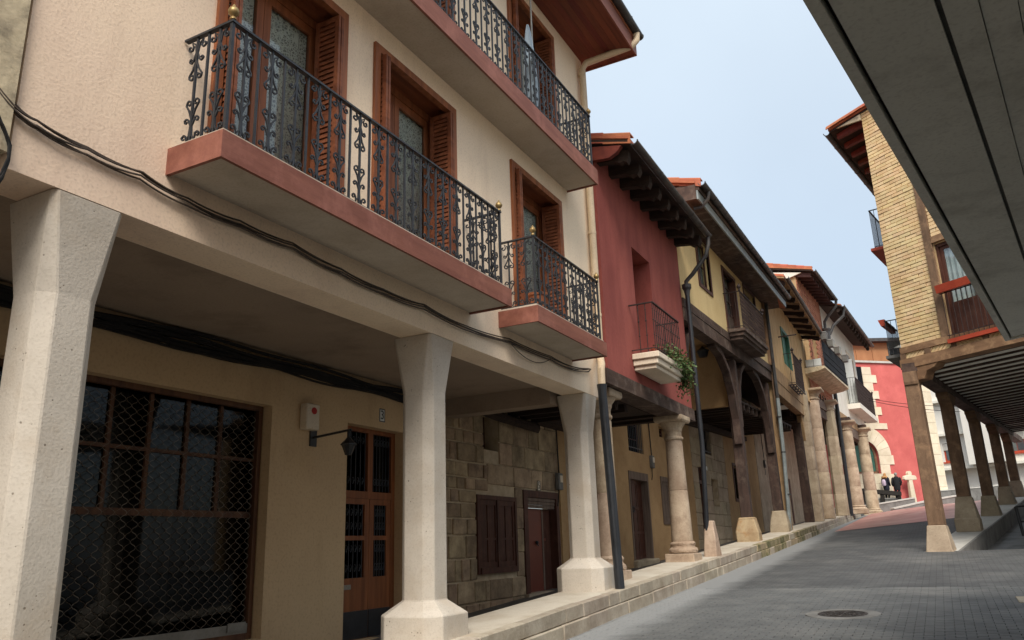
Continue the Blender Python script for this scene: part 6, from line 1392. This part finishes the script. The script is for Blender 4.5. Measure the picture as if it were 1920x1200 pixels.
MB().box(FW, wu0-.015, 7, -.04, .028, wz1+.04, wz1+.2).build('timber_rail', M['timberX'], H)
MB().box(FW, -.02, 7, -.3, .035, zp1+.0, zr1).build('timber_rail', M['timberX'], H)
MB().box(FW, -.06, 7, -.34, .06, zb0, zb1).jitter(.008).build('timber_beam', M['timberX'], H)
ub = [-.05, .08]; us_ = [FW.px(x, 655, 0)[0] for x in (1741, 1785, 1794, 1845, 1855)]
ct = [(-.04, FW.px(1694, 670, 0)[0]+.08), (FW.px(1735, 662, 0)[0], FW.px(1746, 660, 0)[0]), (FW.px(1785, 650, 0)[0], FW.px(1794, 650, 0)[0]), (FW.px(1844, 636, 0)[0], FW.px(1855, 634, 0)[0]), (4.3, 4.5), (6, 6.2)]
for a, c in ct: MB().box(FW, a, c, -.3, .03, zb1+.002, zp1-.002).build('short_post', M['timber'], H)
for (a, c), sg in zip([(ct[i][1], ct[i+1][0]) for i in range(len(ct)-1)], (1, 1, -1, 1, -1)):
    MB().box(FW, a, c, -.3, -.03, zb1+.003, zp1-.003).build('panel_backing', M['brickjoint'], H)
    hh = zp1-zb1; k = int((c-a+hh)/.105)
    for i in range(k):                           # bricks laid on the slant
        u = a - (hh if sg > 0 else 0) + i*.105; P = [(u, zb1), (u+.09, zb1), (u+.09+sg*hh, zp1), (u+sg*hh, zp1)]
        if sg < 0: P = [(p[0]+hh, p[1]) for p in P]; P = [(p[0]-hh+0, p[1]) for p in P]
        def clip(P, a, c):
            for ax, keep in ((a, 1), (c, -1)):
                o = []
                for j in range(len(P)):
                    p, q = P[j], P[(j+1) % len(P)]; ip, iq = (p[0]-ax)*keep >= 0, (q[0]-ax)*keep >= 0
                    if ip: o.append(p)
                    if ip != iq: t = (ax-p[0])/(q[0]-p[0]); o.append((ax, p[1]+(q[1]-p[1])*t))
                P = o
                if len(P) < 3: return []
            return P
        Q = clip(P, a+.004, c-.004)
        if len(Q) > 2 and abs(sum(Q[j][0]*Q[(j+1) % len(Q)][1]-Q[(j+1) % len(Q)][0]*Q[j][1] for j in range(len(Q)))) > .004:
            MB().prism([FW.p(u_, -.035, cl(z_, zb1+.004, zp1-.004)) for u_, z_ in Q], FW.n*(.03+rnd.uniform(0, .008))).build('slanted_brick', M['brick'], H)
# french window with a railing and red ledges
fw = thing_part('french_window', H, FW.p((wu0+wu1)/2, 0, wz0))
b = MB(); b.box(FW, wu0, wu0+.07, -.2, -.08, wz0, wz1).box(FW, wu1-.07, wu1, -.2, -.08, wz0, wz1).box(FW, wu0+.07, wu1-.07, -.2, -.08, wz1-.08, wz1).build('frame', M['doordark'], fw)
hz = wz0+(wz1-wz0)*.34
for a, c in ((wu0+.075, (wu0+wu1)/2-.005), ((wu0+wu1)/2+.005, wu1-.075)):
    MB().box(FW, a, c, -.18, -.12, wz0+.02, hz).build('lower_panel', M['doordark'], fw)
    pane_grid(fw, FW, a, c, hz+.002, wz1-.082, -.12, 1, 1, M['doordark'], M['glass'], .08, 'sash')
    b = MB()
    for i in range(12): ua = a+(c-a)*i/12; uc_ = a+(c-a)*(i+1)/12; b.quad(FW.p(ua, -.2+.02*(i % 2), hz), FW.p(uc_, -.2+.02*((i+1) % 2), hz), FW.p(uc_, -.2+.02*((i+1) % 2), wz1), FW.p(ua, -.2+.02*(i % 2), wz1))
    b.build('curtain', M['curtain'], fw)
MB().box(FW, wu0-.02, wu1+.4, -.05, .12, wz0-.1, wz0-.003).build('red_sill', M['redledge'], fw)
zra = FW.px(1790, 536, .1)[1]
rl = thing_part('railing', H, FW.p(wu0, .1, wz0))
b = MB(); b.box(FW, wu0, wu1, .08, .11, wz0+.08, wz0+.1).box(FW, wu0, wu1, .08, .11, zra-.1, zra-.08)
for i in range(14): u = wu0+.04+i*(wu1-wu0-.08)/13; b.tube([FW.p(u, .095, wz0+.0), FW.p(u, .095, zra-.08)], .009, 5)
b.build('bars', M['rustiron'], rl, merge=False)
pl = thing('planter', FW.p(wu0+.4, .15, zra-.1), 'long red planter on the railing of the brick corner house window', 'planter')
b = MB(); b.prism([FW.p(wu0+.02, n, z) for n, z in ((.115, zra-.08), (.26, zra-.1), (.3, zra+.09), (.115, zra+.09))], FW.d*.95); b.build('box', M['redledge'], pl)
# balconies of the hidden side seen edge-on, eave and roof
for (xa, ya_, yb_, red, u0, u1) in ((1629, 395, 468, 0, -2.4, -.9), (1659, 602, 668, 1, -2.2, -.8)):
    n_, z1_ = FBL.out(xa, ya_, u1); z0_ = FBL.out(xa, yb_, u1)[1]; n_ = cl(n_, .2, .9)
    MB().box(FBL, u0-.1, u1+.1, .0, n_+.1, z0_-.1, z0_-.02).build('balcony_slab', M['redledge'] if not red else M['greywall'], H)
    plain_railing(H, FBL, u0, u1, n_, z0_-.02, z1_, .12, M['iron'], knot=False)
    if red:
        pl = thing('planter', FBL.p(-1.5, n_+.1, z1_-.12), 'red planter on the edge-on balcony of the brick corner house', 'planter')
        b = MB(); b.prism([FBL.p(u0+.1, n, z) for n, z in ((n_+.03, z1_-.1), (n_+.14, z1_-.1), (n_+.2, z1_+.08), (n_+.03, z1_+.08))], FBL.d*(u1-u0-.2)); b.build('box', M['redledge'], pl)
    simple_window(H, FBL, u0+.1, u1-.1, z0_, z0_+2.2, .012, M['doordark'], M['dglass'], 2, 2, deep=.01, dark=False)
ue, ze = FW.px(1557, 247, 0); uk, zk = FW.px(1625, 205, 0)
rise = (zk-ze)/(uk-ue)
MB().prism([FW.p(u, -.4, z) for u, z in ((0, zt-.1), (7, zt-.1), (7, ze-.06+rise*(7-ue)), (0, ze-.06-rise*ue))], FW.n*.365).build('gable', M['brickjoint'], H)
MB().prism([FW.p(ue, .02, ze-.03), FW.p(8, .02, ze-.03+rise*(8-ue)), FW.p(8, .02, ze+.02+rise*(8-ue)), FW.p(ue, .02, ze+.02)], (.17*12, .985*12, 0)).build('eave_boarding', M['joist'], H)
MB().prism([FW.p(ue-.03, .06, ze+.025), FW.p(8, .06, ze+.025+rise*(8-ue)), FW.p(8, .06, ze+.09+rise*(8-ue)), FW.p(ue-.03, .06, ze+.09)], (.17*12, .985*12, 0)).build('roof', M['terracotta'], H)
L_ = .62
for i in range(12):
    u = ue-.04+i*L_; barrel(H, FW.p(u, .0, ze+.02+rise*(u-ue)+.03), FW.p(u+L_*1.1, .0, ze+.02+rise*(u-ue+L_*1.1)+.06), .15)
MB().prism([FW.p(u, -.02, z) for u, z in ((ue+.25, ze-.04+rise*.25), (.0, ze-.04-rise*ue), (.0, ze-.22-rise*ue), (ue+.4, ze-.05))], FW.n*.06).build('verge_board', M['oldplaster'], H)
for i in range(9):
    t = .25+i*.75; A_ = FB.p(t, 0, 0); dd_ = FW.d
    b = MB(); P = [A_+V((-.13, .12, 0))+FW.d*u+V((0, 0, ze+rise*(u-ue)-.05)) for u in (ue+.12, .15)]
    b.prism([P[0], P[1], P[1]-V((0, 0, .2)), P[0]-V((0, 0, .13))], V((.17, .985, 0)).normalized()*.14); b.build('rafter', M['soffitwood'], H)
gA = FW.p(ue-.1, .06, ze+.0); gutter(H, gA, gA+V((.17, .985, 0)).normalized()*11, .09, rings=1.0)
# posts with corbels, long beam and the joisted underside
for i, (t, stx, sty) in enumerate(((0, 1757, 986), (4.5, 1817, 935), (9.3, 1850, 922), (13.9, 1883, 920), (17.8, 1910, 915))):
    z0 = PT(t)-.03; zs = z0 + (.62, .97, .66, .66, .66)[i]
    f = lambda s_, z, c=None: [FB.p(t+du*s_, dn*s_, z) for du, dn in ((-1, -1), (-1, 1), (1, 1), (1, -1))]
    b = MB()
    if i == 1: b.loft([f(.31, z0), f(.31, z0+.36), f(.29, z0+.365), f(.20, zs)])
    else: b.loft([f(.30, z0), f(.285, z0+.05), f(.20, zs)])
    b.jitter(.014); b.build('post_stone', M['palestone'], H, bevel=.015)
    b = MB(); b.loft([f(.17, zs+.002), f(.165, 4.0), f(.165, 5.34)]); b.jitter(.006).build('timber_post', M['timber'], H, bevel=.012)
    L1 = [(-.62, 5.555), (.62, 5.555), (.62, 5.46), (.5, 5.44), (.42, 5.34), (.3, 5.30), (.2, 5.23), (-.2, 5.23), (-.3, 5.30), (-.42, 5.34), (-.5, 5.44), (-.62, 5.46)]
    if i == 0: L1 = [(max(u, -.22), z) for u, z in L1]
    b = MB(); b.prism([FB.p(t+u, -.16, z) for u, z in L1], FB.n*.32); b.build('corbel', M['timber'], H)
cu = [(-.06, zb0-.004), (.95, zb0-.004), (.85, zb0-.1), (.62, zb0-.16), (.52, zb0-.34), (-.06, zb0-.36)]
MB().prism([FW.p(u, -.3, z) for u, z in cu], FW.n*.34).build('corbel', M['timberX'], H, bevel=.01)
MB().box(FB, -.1, 22, -.17, .19, 5.56, zb0+.12).jitter(.006).build('long_beam', M['darkwoodY'], H)
fd = FW.d
def slat(t0, t1, z0, z1, name, mat):
    P = [FB.p(t0, .2, 0), FB.p(t1, .2, 0), FB.p(t1, .2, 0)+fd*9.3, FB.p(t0, .2, 0)+fd*9.3]
    MB().hexa([p+V((0, 0, z0)) for p in P] + [p+V((0, 0, z1)) for p in P]).jitter(.005).build(name, mat, H)
for i in range(30):
    t = .5+i*.62; slat(t-.055, t+.055, 5.70, 5.80, 'joist', M['darkwood']); slat(t+.057, t+.563, 5.745, 5.82, 'ceiling_panel', M['canopy'])
MB().box(FB, .3, 24, 8.6, 9.0, .8, 5.8).build('inner_wall', M['tanplaster'], H)

# ================================================================== building with the concrete overhang above the street on the right
ZC = 3.9
A_, B2 = onz(1505, 0, ZC), onz(1885, 640, ZC)
FN = Fr((A_.x, A_.y), (B2.x-A_.x, B2.y-A_.y)); LN = (V((B2.x, B2.y, 0))-V((A_.x, A_.y, 0))).length
e1 = onz(1920, 632, ZC); ev = (V((e1.x, e1.y, 0))-V((B2.x, B2.y, 0))).normalized()
def nn_(x, y, z=ZC): return FN.loc(onz(x, y, z))[1]
g0 = nn_(1536, 0); g1 = nn_(1549, 0); l2 = (nn_(1752, 0, ZC+.03)+nn_(1893, 393, ZC+.03))/2
H = thing('overhanging_building', (A_.x+4, 4, 0), 'modern building whose grey concrete overhang covers the upper right corner', 'building')
def skew(u, n): return FN.p(u, 0, 0) + ev*(n/ev.dot(FN.n))
def sbox(u0, u1, n0, n1, z0, z1, name, mat, jit=0):
    b = MB(); P = [skew(u0, n0), skew(u1, n0), skew(u1, n1), skew(u0, n1)]
    b.hexa([p+V((0, 0, z0)) for p in P] + [p+V((0, 0, z1)) for p in P]); 
    if jit: b.jitter(jit)
    return b.build(name, mat, H)
UB = -9
sbox(UB, LN, 0, g0, ZC, ZC+.5, 'drip_edge', M['canopy'])
sbox(UB, LN-g1, g0+.001, g1, ZC+.07, ZC+.5, 'drip_groove', M['darkgap'])
sbox(LN-g0*1.0, LN, g0+.001, 9, ZC, ZC+.5, 'drip_edge', M['canopy'])
sbox(LN-g1, LN-g0-.001, g0+.001, 9, ZC+.07, ZC+.5, 'drip_groove', M['darkgap'])
sbox(UB, LN-g1-.001, g1+.001, l2-.012, ZC+.02, ZC+.5, 'soffit_panel', M['canopy'])
sbox(UB, LN-g1-.001, l2-.011, l2+.011, ZC+.05, ZC+.5, 'joint', M['greywall'])
n = l2+.012; k = 0
while n < 3.2:
    wd = rnd.uniform(.09, .15); sbox(UB, LN-g1-.001, n, n+wd-.004, ZC+.035+rnd.uniform(-.006, .006), ZC+.5, 'soffit_board', M['canopy']); n += wd; k += 1
sbox(UB, LN-g1-.001, n, 9, ZC+.035, ZC+.5, 'soffit_panel', M['canopy'])
sbox(UB, LN-1.5, 3.4, 9, ZC+.501, 9.5, 'upper_wall', M['cream'])  # unseen storey, set back from the edge so skylight reaches the left facades
sbox(UB, LN-1, 7.5, 7.8, -.6, ZC+.03, 'ground_floor_wall', M['white'])  # unseen wall, placed far back and white to let light under the overhang

# ================================================================== small things on the road
t = thing('manhole_cover', (mh.x, mh.y, mh.z), 'round cast iron manhole cover set in the grey block paving', 'manhole cover')
tl = math.atan(.0517)
b = MB(); b.lathe((0, 0, 0), [(.30, -.02), (.30, .010), (.27, .010), (.265, .002), (.012, .002)], 32); b.v = [V((mh.x+v.x, mh.y+v.y, mh.z+v.z+.0517*v.y)) for v in b.v]; b.build('lid', M['castiron'], t)
b = MB()
for r_ in (.24, .18, .12, .06): 
    for i in range(0, 24):
        if i % 3 == 2: continue
        a0, a1 = 2*math.pi*i/24, 2*math.pi*(i+.8)/24
        b.hexa([V((math.cos(a)*r, math.sin(a)*r, z)) for z in (.002, .009) for a, r in ((a0, r_-.018), (a0, r_+.012), (a1, r_+.012), (a1, r_-.018))])
b.v = [V((mh.x+v.x, mh.y+v.y, mh.z+v.z+.0517*v.y)) for v in b.v]; b.build('raised_pattern', M['castiron'], t, merge=False)
b = MB(); b.lathe((0, 0, 0), [(.305, -.03), (.305, .006), (.33, .009), (.45, .007), (.465, -.03)], 32); b.v = [V((mh.x+v.x, mh.y+v.y, mh.z+v.z+.0517*v.y)) for v in b.v]; b.build('concrete_collar', M['greywall'], t)
q = V((.72, 12.98, gz(12.98))); MB().hexa([q+V((dx, dy, .0517*dy+z)) for z in (-.02, .012) for dx, dy in ((-.05, -.3), (.6, -.3), (.6, .3), (-.05, .3))]).build('tan_paving_slab', M['kerb'], road, bevel=.005)
MB().box(W0, 3, 16, -22.32, -22.18, gz(22.2)-.02, gz(22.2)+.02).build('pale_kerb_line', M['coping'], road)
q = onz(1921, 1010, 1.37); hp = thing('railing_post', q, 'black metal railing post at the right edge beside the passage', 'railing'); tp = V((onz(1921, 1010, 1.37)))+V((-.06, .1, .95))
MB().tube([q, q.lerp(tp, .5), tp], .045, 8).build('post', M['blackpipe'], hp); MB().tube([tp, tp+V((3, -.8, .05))], .03, 8).build('rail', M['blackpipe'], hp)
MB().tube([q+V((0, 0, .5)), q+V((3, -.8, .5))], .022, 8).build('rail', M['blackpipe'], hp)

# ================================================================== people by the bench, seen from behind
def person(p, h, label, coat, hair, hood=None, lean=0.0, turn=0.0, arms='down', group=None):
    t = thing('person', p, label, 'person'); s = h/1.75; p = V(p)
    def tr(x, y, z): c, q = math.cos(turn), math.sin(turn); return p+V((x*c-y*q+lean*z, x*q+y*c, z))*1.0
    sk = [((0, 0, .95), .13), ((0, 0, 1.2), .13), ((0, 0, 1.42), .14), ((0, .0, 1.52), .055), ((0, .02, 1.60), .075), ((0, .03, 1.70), .07),
          ((.09, 0, .9), .085), ((.1, .02, .5), .06), ((.1, -.01, .08), .045), ((.1, .12, .04), .04),
          ((.19, 0, 1.42), .055), ((.25, -.02, 1.15), .042), ((.2, .12, .95), .035), ((.17, .17, .9), .03)]
    ed = [(0, 1), (1, 2), (2, 3), (3, 4), (4, 5), (0, 6), (6, 7), (7, 8), (8, 9), (2, 10), (10, 11), (11, 12), (12, 13)]
    vs = list(sk); es = list(ed); mp = {}
    for i in range(6, 14): mp[i] = len(vs); (x, y, z), r = sk[i]; vs.append(((-x, y, z), r))
    for a, b_ in ed:
        if b_ >= 6: es.append((mp.get(a, a), mp[b_]))
    me = bpy.data.meshes.new('body'); me.from_pydata([tr(*(V(v)*s))-p for v, r in vs], es, [])
    o = link('body', me, p, t); md = o.modifiers.new('skin', 'SKIN'); me.skin_vertices or None
    for i, (v, r) in enumerate(vs):
        me.skin_vertices[0].data[i].radius = (r*s, r*s)
    me.skin_vertices[0].data[0].use_root = True
    o.modifiers.new('smooth', 'SUBSURF').levels = 1; o.modifiers['smooth'].render_levels = 1
    me.materials.append(M['skin'])
    ring = lambda cx, cy, z, a, b_: [tr((cx+math.cos(i*math.pi/6)*a)*s, (cy+math.sin(i*math.pi/6)*b_)*s, z*s) for i in range(12)]
    b = MB(); b.loft([ring(0, 0, .66, .2, .16), ring(0, 0, .85, .215, .17), ring(0, 0, 1.1, .2, .155), ring(0, 0, 1.35, .225, .16), ring(0, 0, 1.47, .17, .12), ring(0, 0, 1.54, .085, .085)])
    for sg in (1, -1): b.tube([tr(x*sg*s, y*s, z*s) for x, y, z in ((.17, 0, 1.44), (.225, 0, 1.38), (.275, -.02, 1.15), (.25, .06, 1.0), (.2, .14, .94))], [.07*s, .08*s, .068*s, .06*s, .055*s], 8)
    b.build('coat', M[coat], t, smooth=True, merge=False)
    b = MB()
    for sg in (1, -1): b.tube([tr(x*sg*s, y*s, z*s) for x, y, z in ((.09, 0, .95), (.1, .02, .5), (.1, -.01, .1))], [.105*s, .08*s, .065*s], 8)
    b.build('trousers', M['trousers'], t, smooth=True, merge=False)
    for sg in (1, -1): MB().loft([[tr((.1*sg+dx)*s, dy*s, z*s) for dx, dy in ((-.045, -.09), (.045, -.09), (.04, .17), (-.04, .17))] for z in (0, .08)]).build('shoe', M['shoe'], t)
    b = MB(); b.loft([ring(0, .0, 1.58, .07, .075), ring(0, -.01, 1.64, .092, .1), ring(0, .0, 1.70, .095, .105), ring(0, .01, 1.755, .075, .085), ring(0, .02, 1.785, .03, .035)]); b.build('hair', M[hair], t, smooth=True)
    if hood: b = MB(); b.loft([ring(0, -.02, 1.42, .19, .15), ring(0, -.05, 1.5, .21, .18), ring(0, -.04, 1.58, .16, .15), ring(0, -.02, 1.6, .12, .12)]); b.jitter(.012).build('fur_hood', M[hood], t, smooth=True)
    return t, tr, s
hh = lambda x, y, Y, h: (lambda q: V((q.x, q.y, q.z-h)))(ony(x, y, Y))
pA = hh(1658, 888, 58.7, 1.68); person(pA, 1.68, 'person in a dark coat with a tan fur hood, seen from behind', 'navy', 'fur', 'fur', turn=-.6)
c_ = pA+V((.05, -.2, 1.0))
bk = thing('backpack', c_, 'pale lilac backpack on the back of the person with the fur hood', 'backpack')
b = MB(); rr = lambda z, a, d: [c_+V((math.cos(-.6)*math.cos(i*math.pi/5)*a-math.sin(-.6)*math.sin(i*math.pi/5)*d-.16, math.sin(-.6)*math.cos(i*math.pi/5)*a+math.cos(-.6)*math.sin(i*math.pi/5)*d, z)) for i in range(10)]
b.loft([rr(-.12, .12, .07), rr(-.06, .155, .1), rr(.14, .15, .1), rr(.26, .11, .07), rr(.3, .04, .03)]); b.build('bag', M['pink'], bk, smooth=True)
pB = hh(1677, 887, 58.9, 1.76); person(pB, 1.76, 'person in a long black coat standing at the right end of the bench', 'blackcoat', 'hairg', lean=.03, turn=.3)
pC = hh(1624, 893, 58.3, 1.68); person(pC, 1.68, 'person in a slate blue coat mostly hidden behind the last stone columns', 'bluecoat', 'hairb', turn=-.2)
pD = hh(1590, 897, 58.0, 1.66); person(pD, 1.66, 'dark haired person glimpsed between the stone columns at the left of the bench', 'navy', 'hairb', turn=.2)
